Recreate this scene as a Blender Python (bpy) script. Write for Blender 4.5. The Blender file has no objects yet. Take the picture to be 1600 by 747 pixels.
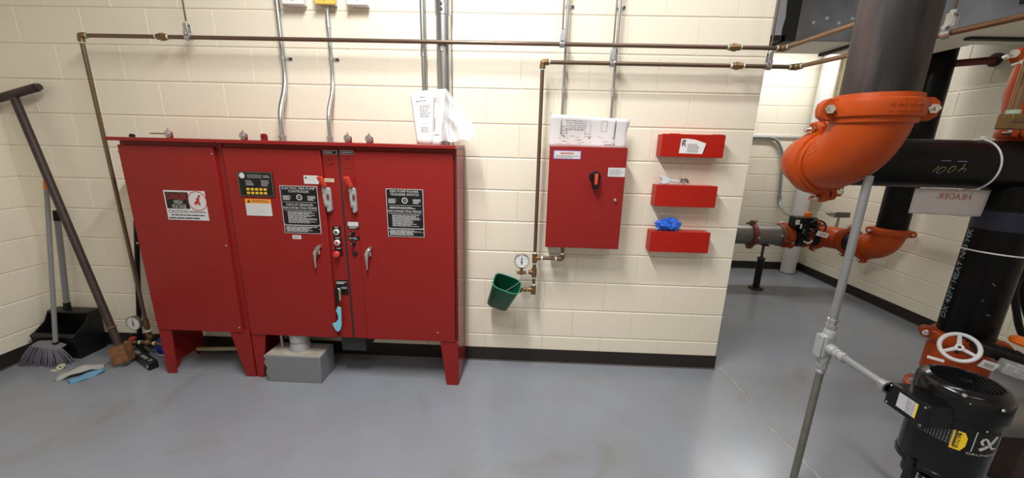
import bpy, bmesh, math, random
from mathutils import Vector as V, Matrix
random.seed(7)
S = bpy.context.scene
COL = S.collection

# ---------------------------------------------------------------- camera
cam = bpy.data.cameras.new('camera'); cam.sensor_width = 36.0; cam.lens = 590.94 * 36 / 1600
cam.clip_start = 0.02
cobj = bpy.data.objects.new('camera', cam); COL.objects.link(cobj)
cobj.matrix_world = Matrix(((0.999151, -0.031970, 0.026000, -1.387100), (0.032956, 0.241125, -0.969934, -2.426400), (0.024740, 0.969967, 0.241974, 1.505700), (0.000000, 0.000000, 0.000000, 1.000000)))
S.camera = cobj
# ---------------------------------------------------------------- world, exposure, lights
W = bpy.data.worlds.new('world'); S.world = W; W.use_nodes = True
W.node_tree.nodes['Background'].inputs[0].default_value = (.8, .85, 1, 1)
W.node_tree.nodes['Background'].inputs[1].default_value = 0.05
S.view_settings.view_transform = 'Standard'; S.view_settings.look = 'None'
S.view_settings.gamma = 1; S.view_settings.use_curve_mapping = False
S.view_settings.exposure = -0.1
ROW_A, FILL_B, ROW_C = 96, 13, 24          # lamp watts: near the cabinets, added fill behind the camera, in the pipe alcove
FIXTURES = [  # x, y, z, watts, label, axis
    (-1.85, -1.50, 3.28, ROW_A, 'white strip light on ceiling above the red cabinets', 1),
    (-.20, -.95, 3.28, ROW_A * .24, 'white strip light on ceiling above the wall panel', 0),
    (-1.9, -3.3, 3.28, FILL_B, 'white strip light added for fill behind the viewer, left one', 0),  # this lamp and the next are unseen, added to lift the general light
    (-.1, -3.3, 3.28, FILL_B, 'white strip light added for fill behind the viewer, right one', 0),
    (1.45, 1.84, 2.78, ROW_C, 'white strip light on ceiling of the pipe alcove', 0)]
for i, (x, y, z, w, lab, ax) in enumerate(FIXTURES):
    L = bpy.data.lights.new('tube_light', 'AREA'); L.shape = 'RECTANGLE'; L.size = 1.22; L.size_y = .11
    L.energy = w; L.color = (1, .99, .975)
    lo = bpy.data.objects.new('tube_light', L); lo.location = (x, y, z - .045); lo.rotation_euler = (0, 0, ax * math.pi / 2); COL.objects.link(lo)

# ---------------------------------------------------------------- materials
MATS = {}
def mat(name, col, rough=.5, metal=0, var=0, vs=6, col2=None, bump=0, bs=40, coat=0, spec=.5, alpha=None, trans=0, rvar=0, stretch=None, detail=4, stain=None):
    """Principled material; var mixes towards col2 by a world-space noise, bump adds fine relief."""
    m = bpy.data.materials.new(name); m.use_nodes = True; MATS[name] = m
    nt = m.node_tree; b = nt.nodes['Principled BSDF']; N = nt.nodes.new; K = nt.links.new
    b.inputs['Base Color'].default_value = (*col, 1); b.inputs['Roughness'].default_value = rough
    b.inputs['Metallic'].default_value = metal; b.inputs['Specular IOR Level'].default_value = spec
    if coat: b.inputs['Coat Weight'].default_value = coat; b.inputs['Coat Roughness'].default_value = .12
    if trans: b.inputs['Transmission Weight'].default_value = trans
    if alpha is not None: b.inputs['Alpha'].default_value = alpha
    g = N('ShaderNodeNewGeometry'); src = g.outputs['Position']
    if stretch:
        mp = N('ShaderNodeMapping'); mp.inputs['Scale'].default_value = stretch; K(src, mp.inputs[0]); src = mp.outputs[0]
    if var:
        n = N('ShaderNodeTexNoise'); n.inputs['Scale'].default_value = vs; n.inputs['Detail'].default_value = detail; K(src, n.inputs[0])
        r = N('ShaderNodeMapRange'); r.inputs[1].default_value = .38; r.inputs[2].default_value = .72; r.inputs[3].default_value = 0; r.inputs[4].default_value = var
        K(n.outputs[0], r.inputs[0])
        x = N('ShaderNodeMix'); x.data_type = 'RGBA'; K(r.outputs[0], x.inputs[0])
        x.inputs[6].default_value = (*col, 1); x.inputs[7].default_value = (*(col2 or [c * .6 for c in col]), 1)
        K(x.outputs[2], b.inputs['Base Color'])
        if rvar:
            r2 = N('ShaderNodeMapRange'); r2.inputs[3].default_value = rough; r2.inputs[4].default_value = rough + rvar; r2.inputs[1].default_value = .35; r2.inputs[2].default_value = .7
            K(n.outputs[0], r2.inputs[0]); K(r2.outputs[0], b.inputs['Roughness'])
    if stain:      # smudges with outlines of their own
        n3 = N('ShaderNodeTexNoise'); n3.inputs['Scale'].default_value = 2.6; n3.inputs['Detail'].default_value = 9; n3.inputs['Distortion'].default_value = .8; K(src, n3.inputs[0])
        r3 = N('ShaderNodeMapRange'); r3.inputs[1].default_value = .60; r3.inputs[2].default_value = .74; r3.inputs[4].default_value = .5; K(n3.outputs[0], r3.inputs[0])
        x3 = N('ShaderNodeMix'); x3.data_type = 'RGBA'; K(r3.outputs[0], x3.inputs[0]); K(x.outputs[2], x3.inputs[6]); x3.inputs[7].default_value = (*stain, 1); K(x3.outputs[2], b.inputs['Base Color'])
    if bump:
        n2 = N('ShaderNodeTexNoise'); n2.inputs['Scale'].default_value = bs; n2.inputs['Detail'].default_value = 5; K(src, n2.inputs[0])
        bp = N('ShaderNodeBump'); bp.inputs['Strength'].default_value = bump; bp.inputs['Distance'].default_value = .004
        K(n2.outputs[0], bp.inputs['Height']); K(bp.outputs[0], b.inputs['Normal'])
    return m
mat('wall_paint', (.86, .795, .655), .45, var=.25, vs=1.3, col2=(.82, .75, .61), bump=.22, bs=55, stretch=(1, 1, 1.8))
mat('mortar_paint', (.78, .71, .57), .5, bump=.3, bs=70)
mat('ceiling_paint', (.80, .79, .76), .8)
mat('floor_paint', (.252, .274, .314), .20, var=.6, vs=3.2, col2=(.228, .235, .247), rvar=.07, bump=.05, bs=55, detail=9, spec=.45, stain=(.19, .175, .145))
mat('floor_scuff', (.33, .335, .345), .35, bump=.6, bs=60)
mat('base_vinyl', (.026, .021, .019), .5, spec=.3)
mat('red_paint', (.27, .018, .016), .26, var=.3, vs=3, col2=(.24, .015, .013), spec=.22)
mat('red_box', (.42, .017, .010), .36, spec=.2)
mat('red_dark', (.12, .01, .012), .45)
mat('orange_iron', (.43, .062, .007), .36, var=.5, vs=14, col2=(.36, .047, .006), bump=.12, bs=90, spec=.25)
mat('maroon_iron', (.20, .04, .028), .45, var=.4, vs=20, col2=(.13, .025, .02))
mat('black_steel', (.022, .020, .021), .36, metal=.35, var=.7, vs=13, col2=(.13, .092, .086), bump=.12, bs=120, stretch=(1, 1, .16), rvar=.2, detail=8)
mat('black_pipe', (.004, .004, .005), .30, var=.5, vs=25, col2=(.013, .011, .011), bump=.06, bs=100, spec=.12)
mat('blue_pipe', (.005, .008, .028), .5)
mat('chalk_blue', (.34, .50, .58), .8)
mat('chalk_yellow', (.30, .28, .13), .8)
mat('steel_grey', (.22, .21, .20), .4, metal=.6, var=.3, vs=9)
mat('dark_iron', (.045, .03, .028), .55, metal=.3, var=.6, vs=30, col2=(.09, .05, .04))
mat('rust', (.24, .10, .035), .75, var=.8, vs=30, col2=(.07, .035, .025), bump=.4, bs=90)
mat('copper', (.20, .135, .095), .36, metal=.75, var=.5, vs=9, col2=(.13, .10, .07))
mat('copper_hi', (.32, .20, .12), .36, metal=.75, var=.5, vs=9, col2=(.2, .12, .07))
mat('brass', (.25, .155, .065), .42, metal=.7, var=.6, vs=30, col2=(.15, .09, .05))
mat('thread_seal', (.50, .66, .52), .7)
mat('white_tape', (.85, .85, .82), .6)
mat('galv', (.62, .64, .67), .26, metal=1, var=.4, vs=12, col2=(.5, .52, .55))
mat('zinc', (.55, .56, .58), .35, metal=.9)
mat('chrome', (.75, .74, .72), .16, metal=1)
mat('conduit_grey', (.30, .32, .335), .38, metal=.5)
mat('conduit_tan', (.26, .25, .215), .38, metal=.7, var=.6, vs=25, col2=(.2, .18, .12))
mat('duct_metal', (.34, .35, .38), .30, metal=.35, var=.8, vs=5, col2=(.18, .18, .20))
mat('duct_lit', (.74, .79, .90), .28, metal=.2, var=.4, vs=7)  # lit copy of the duct metal: reflected light is put into the base colour
mat('duct_bounce', (.88, .84, .74), .5)  # cream tone stands in for light bounced onto the duct underside
mat('mastic', (.018, .017, .016), .6, bump=.5, bs=40)
mat('cast_grey', (.40, .415, .425), .42, metal=.25)
mat('white_plastic', (.80, .80, .80), .4)
mat('white_enamel', (.74, .75, .78), .3)
mat('paper', (.84, .83, .83), .8)
mat('paper_pink', (.82, .76, .76), .8)
mat('sign_paper', (.66, .60, .60), .7)
mat('ink', (.02, .02, .022), .6)
mat('ink_grey', (.17, .17, .18), .7)
mat('ink_red', (.45, .02, .02), .6)
mat('ink_red_pale', (.50, .17, .13), .7)
mat('plate_black', (.010, .010, .011), .4, spec=.3)
mat('plate_white', (.62, .62, .62), .5)
mat('lcd', (.10, .115, .095), .3)
mat('yellow_key', (.72, .45, .03), .5)
mat('label_orange', (.80, .30, .02), .5)
mat('label_yellow', (.85, .56, .01), .45)
mat('label_cream', (.65, .62, .42), .6)
mat('label_violet', (.22, .12, .42), .6)
mat('label_silver', (.55, .57, .6), .4, metal=.2)
mat('grip_red', (.72, .06, .03), .42)
mat('lens_green', (.01, .12, .05), .35)
mat('lens_red', (.62, .04, .04), .35)
mat('lens_white', (.72, .74, .72), .3)
mat('motor_black', (.005, .005, .006), .17, spec=.35)
mat('rubber_black', (.009, .009, .010), .5, spec=.3)
mat('plastic_black', (.008, .008, .009), .38, spec=.3)
mat('tag_blue', (.20, .58, .74), .5)
mat('glove_blue', (.02, .13, .62), .5)
mat('royal_blue', (.012, .03, .33), .5)
mat('bucket_green', (.004, .10, .05), .38)
mat('bucket_rim', (.03, .22, .13), .4)
mat('broom_grey', (.15, .15, .17), .7)
mat('bristle', (.16, .145, .175), .8)
mat('handle_grey', (.24, .245, .255), .4, metal=.2)
mat('orange_plastic', (.85, .17, .01), .4)
mat('cloth_grey', (.40, .40, .38), .95)
mat('cloth_blue', (.13, .30, .44), .95)
mat('concrete_grey', (.20, .21, .225), .6, bump=.3, bs=60)
mat('concrete_raw', (.38, .34, .28), .9, bump=.7, bs=50, var=.6, vs=20)
mat('pvc_white', (.68, .68, .66), .4)
mat('yellow_paint', (.62, .50, .16), .5)
mat('khaki', (.34, .31, .17), .6)
mat('box_yellow', (.80, .52, .10), .5)
def film():
    m = mat('clear_film', (.78, .80, .83), .10, alpha=.38)
    return mat('sleeve_film', (.85, .86, .88), .12, alpha=.12)
film()
def emis(name, col, st):
    m = bpy.data.materials.new(name); m.use_nodes = True; MATS[name] = m
    b = m.node_tree.nodes['Principled BSDF']; b.inputs['Emission Color'].default_value = (*col, 1); b.inputs['Emission Strength'].default_value = st
emis('tube_glow', (1, .98, .95), 3)

# ---------------------------------------------------------------- mesh helpers
OFF = {}
def orth(a):
    a = V(a).normalized(); t = V((0, 0, 1)) if abs(a.z) < .9 else V((1, 0, 0))
    x = t.cross(a).normalized(); return x, a.cross(x).normalized(), a
XF = None                      # placement of a thing modelled in its own frame (set while it is built)
class MB:
    def __init__(s): s.v = []; s.f = []
    def add(s, vs, fs):
        n = len(s.v); s.v += [V(p) for p in vs]; s.f += [tuple(i + n for i in f) for f in fs]; return s
    def box(s, lo, hi):
        (a, b, c), (d, e, f) = lo, hi
        return s.add([(a, b, c), (d, b, c), (d, e, c), (a, e, c), (a, b, f), (d, b, f), (d, e, f), (a, e, f)],
                     [(0, 3, 2, 1), (4, 5, 6, 7), (0, 1, 5, 4), (1, 2, 6, 5), (2, 3, 7, 6), (3, 0, 4, 7)])
    def obox(s, c, ux, uy, uz):
        c, ux, uy, uz = V(c), V(ux), V(uy), V(uz)
        P = [c + a * ux + b * uy + d * uz for d in (-1, 1) for a, b in ((-1, -1), (1, -1), (1, 1), (-1, 1))]
        F = [(0, 3, 2, 1), (4, 5, 6, 7), (0, 1, 5, 4), (1, 2, 6, 5), (2, 3, 7, 6), (3, 0, 4, 7)]
        if ux.cross(uy).dot(uz) < 0: F = [f[::-1] for f in F]
        return s.add(P, F)
    def prism(s, pts, ext):
        pts = [V(p) for p in pts]; e = V(ext); n = len(pts)
        nrm = sum(((pts[i] - pts[0]).cross(pts[(i + 1) % n] - pts[0]) for i in range(1, n)), V())
        if nrm.dot(e) > 0: pts = pts[::-1]
        return s.add(pts + [p + e for p in pts], [tuple(range(n)), tuple(range(2 * n - 1, n - 1, -1))] +
                     [(i, i + n, (i + 1) % n + n, (i + 1) % n) for i in range(n)])
    def lathe(s, prof, o, ax, seg=24, cap=True, closed=False):
        x, y, a = orth(ax); o = V(o); vs = []; n = len(prof)
        for r, h in prof:
            for k in range(seg):
                t = 2 * math.pi * k / seg; vs.append(o + a * h + (x * math.cos(t) + y * math.sin(t)) * max(r, 1e-5))
        fs = []
        for i in range(n - 1 if not closed else n):
            j = (i + 1) % n
            for k in range(seg): fs.append((i * seg + k, i * seg + (k + 1) % seg, j * seg + (k + 1) % seg, j * seg + k))
        if cap and not closed: fs += [tuple(range(seg))[::-1], tuple(range((n - 1) * seg, n * seg))]
        return s.add(vs, fs)
    def cyl(s, p, q, r, r2=None, seg=20):
        p, q = V(p), V(q); d = q - p
        return s.lathe([(r, 0), (r if r2 is None else r2, d.length)], p, d, seg)
    def tube(s, path, r, seg=12, cap=True, closed=False):
        P = [V(p) for p in path]; n = len(P); R = r if isinstance(r, (list, tuple)) else [r] * n
        T = []
        for i in range(n):
            if closed: t = P[(i + 1) % n] - P[i - 1]
            else: t = P[min(i + 1, n - 1)] - P[max(i - 1, 0)]
            T.append(t.normalized())
        x, _, _ = orth(T[0]); vs = []
        for i in range(n):
            x = (x - T[i] * x.dot(T[i])).normalized(); y = T[i].cross(x)
            for k in range(seg):
                a = 2 * math.pi * k / seg; vs.append(P[i] + (x * math.cos(a) + y * math.sin(a)) * R[i])
        fs = []
        for i in range(n if closed else n - 1):
            j = (i + 1) % n
            for k in range(seg): fs.append((i * seg + k, i * seg + (k + 1) % seg, j * seg + (k + 1) % seg, j * seg + k))
        if cap and not closed: fs += [tuple(range(seg))[::-1], tuple(range((n - 1) * seg, n * seg))]
        return s.add(vs, fs)
    def ring(s, c, ax, R, r, seg=32, ts=10):
        x, y, a = orth(ax); c = V(c)
        return s.tube([c + (x * math.cos(t) + y * math.sin(t)) * R for t in [2 * math.pi * k / seg for k in range(seg)]], r, ts, closed=True)
    def ball(s, c, r, seg=14, rings=8, sc=(1, 1, 1)):
        n0 = len(s.v)
        s.lathe([(r * math.sin(math.pi * i / rings), -r * math.cos(math.pi * i / rings)) for i in range(rings + 1)], (0, 0, 0), (0, 0, 1), seg)
        for i in range(n0, len(s.v)): p = s.v[i]; s.v[i] = V(c) + V((p.x * sc[0], p.y * sc[1], p.z * sc[2]))
        return s
    def hexn(s, c, ax, r, h): return s.lathe([(r, -h / 2), (r, h / 2)], c, ax, 6)
    def build(s, name, m, parent=None, bevel=0, smooth=35, seg=2, loc=None):
        me = bpy.data.meshes.new(name); off = OFF.get(parent, V((0, 0, 0))) if loc is None else V(loc)
        me.from_pydata([(XF(p) if XF else p) - off for p in s.v], [], s.f); me.materials.append(MATS[m])
        if smooth: me.shade_smooth(); me.set_sharp_from_angle(angle=math.radians(smooth))
        o = bpy.data.objects.new(name, me); COL.objects.link(o)
        if parent is not None: o.parent = parent; OFF[o] = off
        else: o.location = off; OFF[o] = off
        if bevel:
            b = o.modifiers.new('bevel', 'BEVEL'); b.width = bevel; b.segments = seg; b.limit_method = 'ANGLE'; b.angle_limit = math.radians(40)
        return o
def tag(o, label, cat, group=None):
    o['label'] = label; o['category'] = cat
    if group: o['group'] = group
    return o
def thing(name, label, cat, loc, group=None):
    loc = XF(V(loc)) if XF else V(loc)
    o = bpy.data.objects.new(name, None); o.empty_display_size = .05; COL.objects.link(o); o.location = loc; OFF[o] = V(loc)
    return tag(o, label, cat, group)
def struct(o): o['kind'] = 'structure'; return o
def arc(c, p, ax, ang, n=10):
    """points from p turned about centre c and axis ax by ang degrees"""
    c, p = V(c), V(p)
    return [c + Matrix.Rotation(math.radians(ang * i / n), 3, V(ax)) @ (p - c) for i in range(n + 1)]
def rounded(pts, r, n=6):
    """polyline with its corners rounded"""
    P = [V(p) for p in pts]; out = [P[0]]
    for i in range(1, len(P) - 1):
        a, b, c = P[i - 1], P[i], P[i + 1]; u = (a - b).normalized(); w = (c - b).normalized()
        d = min(r, (a - b).length * .45, (c - b).length * .45)
        for k in range(n + 1):
            t = k / n; out.append((b + u * d) * (1 - t) ** 2 + b * 2 * t * (1 - t) + (b + w * d) * t ** 2)
    return out + [P[-1]]
_T = {}
def glyph(txt):
    if txt not in _T:
        cu = bpy.data.curves.new('t', 'FONT'); cu.body = txt; cu.resolution_u = 2
        ob = bpy.data.objects.new('t', cu); me = bpy.data.meshes.new_from_object(ob)
        vs = [(v.co.x, v.co.y) for v in me.vertices]; fs = [tuple(p.vertices) for p in me.polygons]
        x0 = min(a for a, _ in vs); x1 = max(a for a, _ in vs); y0 = min(b for _, b in vs); y1 = max(b for _, b in vs)
        _T[txt] = ([((a - x0) / (x1 - x0), (b - y0) / (y1 - y0)) for a, b in vs], fs)
        bpy.data.objects.remove(ob); bpy.data.meshes.remove(me); bpy.data.curves.remove(cu)
    return _T[txt]
def text(mb, txt, fn):
    """letters as flat print; fn maps the unit box to the surface"""
    vs, fs = glyph(txt); return mb.add([fn(a, b) for a, b in vs], fs)
class Face:
    """flat sheet facing -Y: fractions (0..1 right, 0..1 up) of a rectangle"""
    def __init__(s, tl, br, y=None, d=.0):
        s.x0, s.x1 = tl[0], br[0]; s.z1, s.z0 = tl[2], br[2]; s.y = (tl[1] + br[1]) / 2 if y is None else y; s.d = d
    def p(s, a, b, lift=0): return V((s.x0 + (s.x1 - s.x0) * a, s.y - lift, s.z0 + (s.z1 - s.z0) * b))
    def plate(s, mb, a0, b0, a1, b1, lift, th=.0006):
        lo = s.p(a0, b0, lift); hi = s.p(a1, b1, lift - th); return mb.box((lo.x, lo.y, lo.z), (hi.x, hi.y, hi.z))
    def text(s, mb, t, a0, b0, a1, b1, lift): return text(mb, t, lambda a, b: s.p(a0 + (a1 - a0) * a, b0 + (b1 - b0) * b, lift))
    def lines(s, mb, a0, b0, a1, b1, n, lift, fill=.45, gap=.25, seed=1):
        r = random.Random(seed); h = (b1 - b0) / n
        for i in range(n):
            z = b1 - h * (i + .5); x = a0; end = a1 - (a1 - a0) * r.random() * .35
            while x < end:
                w = (a1 - a0) * (.06 + .16 * r.random()); s.plate(mb, x, z - h * fill / 2, min(x + w, end), z + h * fill / 2, lift, .0002); x += w + (a1 - a0) * .018
        return mb

# ================================================================ the room
C = .2032                      # block module: 8 in high, 16 in long
H = 3.45
XL, XR, YB = -4.74, 2.24, 2.42 # left wall, right wall, back of the alcove
_B = {}
def block_mesh(L, h):
    k = (round(L, 3), round(h, 3))
    if k not in _B:
        gx, gz, cx, cz, d = .0012, .0028, .0022, .0046, .0030
        x0, x1, z0, z1 = gx, L - gx, gz, h - gz
        X0, X1, Z0, Z1 = x0 + cx, x1 - cx, z0 + cz, z1 - cz
        v = [(x0, .012, z0), (x1, .012, z0), (x1, .012, z1), (x0, .012, z1), (x0, d, z0), (x1, d, z0), (x1, d, z1), (x0, d, z1), (X0, 0, Z0), (X1, 0, Z0), (X1, 0, Z1), (X0, 0, Z1)]
        f = [(8, 9, 10, 11)] + [(a + o, (a + 1) % 4 + o, (a + 1) % 4 + o + 4, a + o + 4) for o in (0, 4) for a in range(4)]
        me = bpy.data.meshes.new('block'); me.from_pydata(v, [], f); me.materials.append(MATS['wall_paint']); _B[k] = me
    return _B[k]
def blocks(parent, o, ang, length, first, rows, parity=0):
    """courses of blocks along a wall; local x runs along the wall, local y into it"""
    ca, sa = math.cos(ang), math.sin(ang)
    for r in range(rows):
        s = first + (C if (r + parity) % 2 else 0); e = [0]; x = s
        while x <= 1e-4: x += 2 * C
        while x < length - .02: e.append(x); x += 2 * C
        e.append(length)
        h = min(C, H - r * C)
        for a, b in zip(e, e[1:]):
            if b - a < .02: continue
            ob = bpy.data.objects.new('block', block_mesh(b - a, h)); ob.parent = parent
            ob.location = (o[0] + ca * a, o[1] + sa * a, r * C); ob.rotation_euler = (0, 0, ang); COL.objects.link(ob)
SK = .0038
struct(MB().box((XL - .3, -5.2, -.12), (XR + .3, YB + .3, 0)).build('floor', 'floor_paint', smooth=0))
struct(MB().box((XL - .3, -5.2, H), (XR + .3, YB + .3, H + .12)).build('ceiling', 'ceiling_paint', smooth=0))
wb = struct(MB().box((XL - .2, SK, 0), (-SK, .194, H)).build('wall_back', 'mortar_paint', smooth=0))
blocks(wb, (XL - .012, 0, 0), 0, -XL + .012, (-XL + .012) % (2 * C) - 2 * C, 16)
wl = struct(MB().box((XL - .2, -5.1, 0), (XL - SK, .03, H)).build('wall_left', 'mortar_paint', smooth=0))
blocks(wl, (XL, -2.2, 0), math.pi / 2, 2.212, -.1, 13)
wa = struct(MB().box((-1.2, YB + SK, 0), (XR + .2, YB + .2, H)).build('wall_alcove', 'mortar_paint', smooth=0))
blocks(wa, (-.3, YB, 0), 0, XR + .3, -.12, 15, 1)
wr = struct(MB().box((XR + SK, -5.1, 0), (XR + .2, YB + .03, H)).build('wall_right', 'mortar_paint', smooth=0))
blocks(wr, (XR, YB + .012, 0), -math.pi / 2, 4.4, -.06, 15)
struct(MB().box((XL - .2, -5.2, 0), (XR + .2, -5.0, H)).build('wall_front', 'wall_paint', smooth=0))
struct(MB().box((-1.2, .194, 0), (-1.0, YB + .1, H)).build('wall_alcove_end', 'wall_paint', smooth=0))
def baseboard(name, lo, hi, toe):
    o = struct(MB().box(lo, hi).build(name, 'base_vinyl', bevel=.002))
    struct(MB().box(*toe).build('cove_toe', 'steel_grey', o))
baseboard('baseboard_back', (XL, -.006, 0), (.004, SK, .1016), ((XL, -.013, 0), (.006, -.006, .008)))
baseboard('baseboard_left', (XL - SK, -5, 0), (XL + .006, -.006, .1016), ((XL + .006, -5, 0), (XL + .013, -.013, .008)))
baseboard('baseboard_alcove', (-1, YB - .006, 0), (XR, YB + SK, .1016), ((-1, YB - .013, 0), (XR - .006, YB - .006, .008)))
baseboard('baseboard_right', (XR - .006, -5, 0), (XR + SK, YB - .006, .1016), ((XR - .013, -5, 0), (XR - .006, YB - .013, .008)))
# control joint in the floor, filled with an uneven bead, running out from the end of the wall
m = MB(); r = random.Random(3); y = .0; prev = None
P = [(.058 + .006 * r.uniform(-1, 1) + .012 * math.sin(i * .35), .02 - i * .04, 0) for i in range(110)]
for i in range(len(P) - 1):
    (x, y, _), (x2, y2, _) = P[i], P[i + 1]; w = .006 + .005 * r.random(); w2 = w * .8; h = .0022 + .0035 * r.random()
    m.add([(x - w, y, .0003), (x, y, h), (x + w, y, .0003), (x2 - w2, y2, .0003), (x2, y2, h), (x2 + w2, y2, .0003)], [(0, 1, 4, 3), (1, 2, 5, 4)])
o = struct(m.build('floor_joint', 'floor_scuff'))
for i, (x, y, z, w, lab, ax) in enumerate(FIXTURES):
    t = thing('ceiling_light', lab, 'light', (x, y, z), 'strip lights on the ceiling')
    lx, ly = (.075, .66) if ax else (.66, .075); MB().box((x - lx, y - ly, z - .035), (x + lx, y + ly, z + .03)).build('housing', 'white_enamel', t, bevel=.006)
    MB().box((x - .006, y - .006, z + .03), (x + .006, y + .006, H)).build('hanger', 'zinc', t)

# ================================================================ red cabinets
YD = -.32                                   # door faces
def sheet(name, f, m, parent, lift=.002, bevel=0):
    return f.plate(MB(), 0, 0, 1, 1, lift, lift).build(name, m, parent, bevel=bevel, smooth=0)
def screw(parent, p, r=.0055):
    p = V(p); return MB().lathe([(r, 0), (r, .002), (r * .6, .004), (0, .0045)], p, (0, -1, 0), 10).build('screw', 'chrome', parent)
def leg(parent, tl, tr, br, bl, depth_to):
    m = MB(); m.prism([tl, tr, br, bl], (0, .012, 0))
    return m.build('leg', 'red_paint', parent, bevel=.002)
def lifting_tab(parent, x, y, z, washer=True, rod=False):
    t = MB().prism([(x - .02, y, z), (x + .02, y, z), (x + .02, y, z + .03), (x + .012, y, z + .038), (x - .012, y, z + .038), (x - .02, y, z + .03)], (0, .006, 0)).build('lifting_tab', 'red_paint', parent, bevel=.001)
    if washer:
        MB().lathe([(.021, 0), (.021, .004), (.010, .004), (.010, .011), (0, .011)], (x - .004, y, z + .024), (0, -1, 0), 18).build('washer', 'zinc', t)
        MB().cyl((x, y - .002, z + .04), (x, y - .002, z + .056), .004).build('bolt', 'zinc', t)
    else: MB().cyl((x - .004, y - .0015, z + .02), (x - .004, y + .002, z + .02), .006, seg=12).build('hole', 'ink', t)
    if rod: MB().cyl((x - .105, y - .006, z + .024), (x - .012, y - .006, z + .024), .0036, seg=10).build('copper_rod', 'copper_hi', t)
    return t
Z0, Z1 = .31, 1.474
XA, XB, XE = -3.672, -3.081, -1.762
# --- left cabinet with the bolted cover
t = thing('electrical_cabinet', 'tall red steel cabinet with high voltage danger sign, nearest the left corner', 'cabinet', (-3.38, -.16, 0))
MB().box((XA, -.30, Z0 + .012), (XB, -.02, Z1)).build('body', 'red_paint', t, bevel=.003)
l = MB().box((-3.702, -.347, Z1), (XB, -.012, 1.494)).build('lid', 'red_paint', t, bevel=.003)
cv = MB().box((XA + .004, YD, Z0 + .008), (-3.120, -.30, Z1 - .022)).build('cover', 'red_paint', t, bevel=.003)
for p in ((-3.6690, -0.32, 1.4130), (-3.1310, -0.32, 1.4140), (-3.6740, -0.32, 0.881), (-3.1340, -0.32, 0.885), (-3.6710, -0.32, 0.352), (-3.1340, -0.32, 0.353)): screw(cv, p)
MB().prism([(XA, -.312, Z0 + .014), (-3.59, -.312, Z0 + .014), (-3.615, -.312, 0), (-3.675, -.312, 0)], (0, .012, 0)).build('leg', 'red_paint', t, bevel=.002)
MB().prism([(-3.21, -.312, Z0 + .014), (XB - .003, -.312, Z0 + .014), (XB - .003, -.312, 0), (-3.148, -.312, 0)], (0, .012, 0)).build('leg', 'red_paint', t, bevel=.002)
for x in (XA, XB - .012):
    MB().prism([(x, -.30, Z0 + .014), (x, -.02, Z0 + .014), (x, -.02, 0), (x, -.08, 0), (x, -.11, .05), (x, -.21, .05), (x, -.24, 0), (x, -.30, 0)], (.009, 0, 0)).build('side_plate', 'red_paint', t)
lifting_tab(t, ((-3.4690, -0.2, 1.5290))[0], -.20, 1.494, rod=True)
MB().lathe([(.014, 0), (.014, .012), (.008, .018), (0, .019)], (((-3.6720, -0.22, 1.5090))[0], -.22, 1.494), (0, 0, 1), 14).build('plug', 'rubber_black', t)
MB().box((-3.5, -.16, Z0 - .012), (-3.475, -.13, Z0 + .012)).build('cable_clip', 'white_plastic', t, bevel=.002)
MB().tube(rounded([(-3.60, -.15, .085), (-3.3, -.12, .085), (-3.1, -.12, .085)], .05), .013).build('floor_conduit', 'khaki', t)
f = Face((-3.4530, -0.32, 1.2040), (-3.2100, -0.32, 1.0320), YD)
sg = sheet('danger_sign', f, 'plate_white', t, .0016)
m = MB(); f.plate(m, .03, .385, .585, .945, .0019, .0003); m.build('black_panel', 'plate_black', sg, smooth=0)
m = MB(); f.text(m, 'DANGER', .07, .70, .54, .91, .0022)
cx, cz = .79, .66
for r0, r1 in ((.44, .50),):
    vs = []; w = (f.x1 - f.x0); h = (f.z1 - f.z0)
    for k in range(36):
        a = 2 * math.pi * k / 36
        for rr in (.057, .0525): vs.append(f.p(cx, cz, .002) + V((math.cos(a) * rr, 0, math.sin(a) * rr)))
    m.add(vs, [(2 * k, 2 * k + 1, (2 * k + 3) % 72, (2 * k + 2) % 72) for k in range(36)])
def blob(m, f, c, pts, sc, lift): m.add([f.p(*c, lift) + V((a * sc, 0, b * sc)) for a, b in pts], [tuple(range(len(pts)))])
blob(m, f, (cx, cz), [(.10, .42), (.22, .70), (.40, .74), (.46, .60), (.36, .42), (.20, .34), (.34, .12), (.16, .02), (.34, -.30), (.22, -.62), (.12, -.40), (.02, -.26), (-.10, -.34), (-.16, -.58), (-.32, -.30), (-.50, -.36), (-.34, -.12), (-.16, .0), (-.06, .14), (-.22, .22), (-.02, .30)], .05, .002)
m.build('red_print', 'ink_red', sg, smooth=0)
m = MB(); f.text(m, 'HIGH', .22, .55, .42, .68, .0022); f.text(m, 'VOLTAGE', .15, .40, .50, .53, .0022); m.build('white_print', 'plate_white', sg, smooth=0)
m = MB(); f.text(m, 'CAUTION', .05, .235, .52, .345, .0022); f.lines(m, .56, .255, .97, .31, 1, .002, .5); f.lines(m, .10, .14, .98, .20, 1, .002, .6, seed=4); f.lines(m, .03, .03, .98, .10, 1, .002, .6, seed=5)
m.build('black_print', 'ink', sg, smooth=0)

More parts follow.
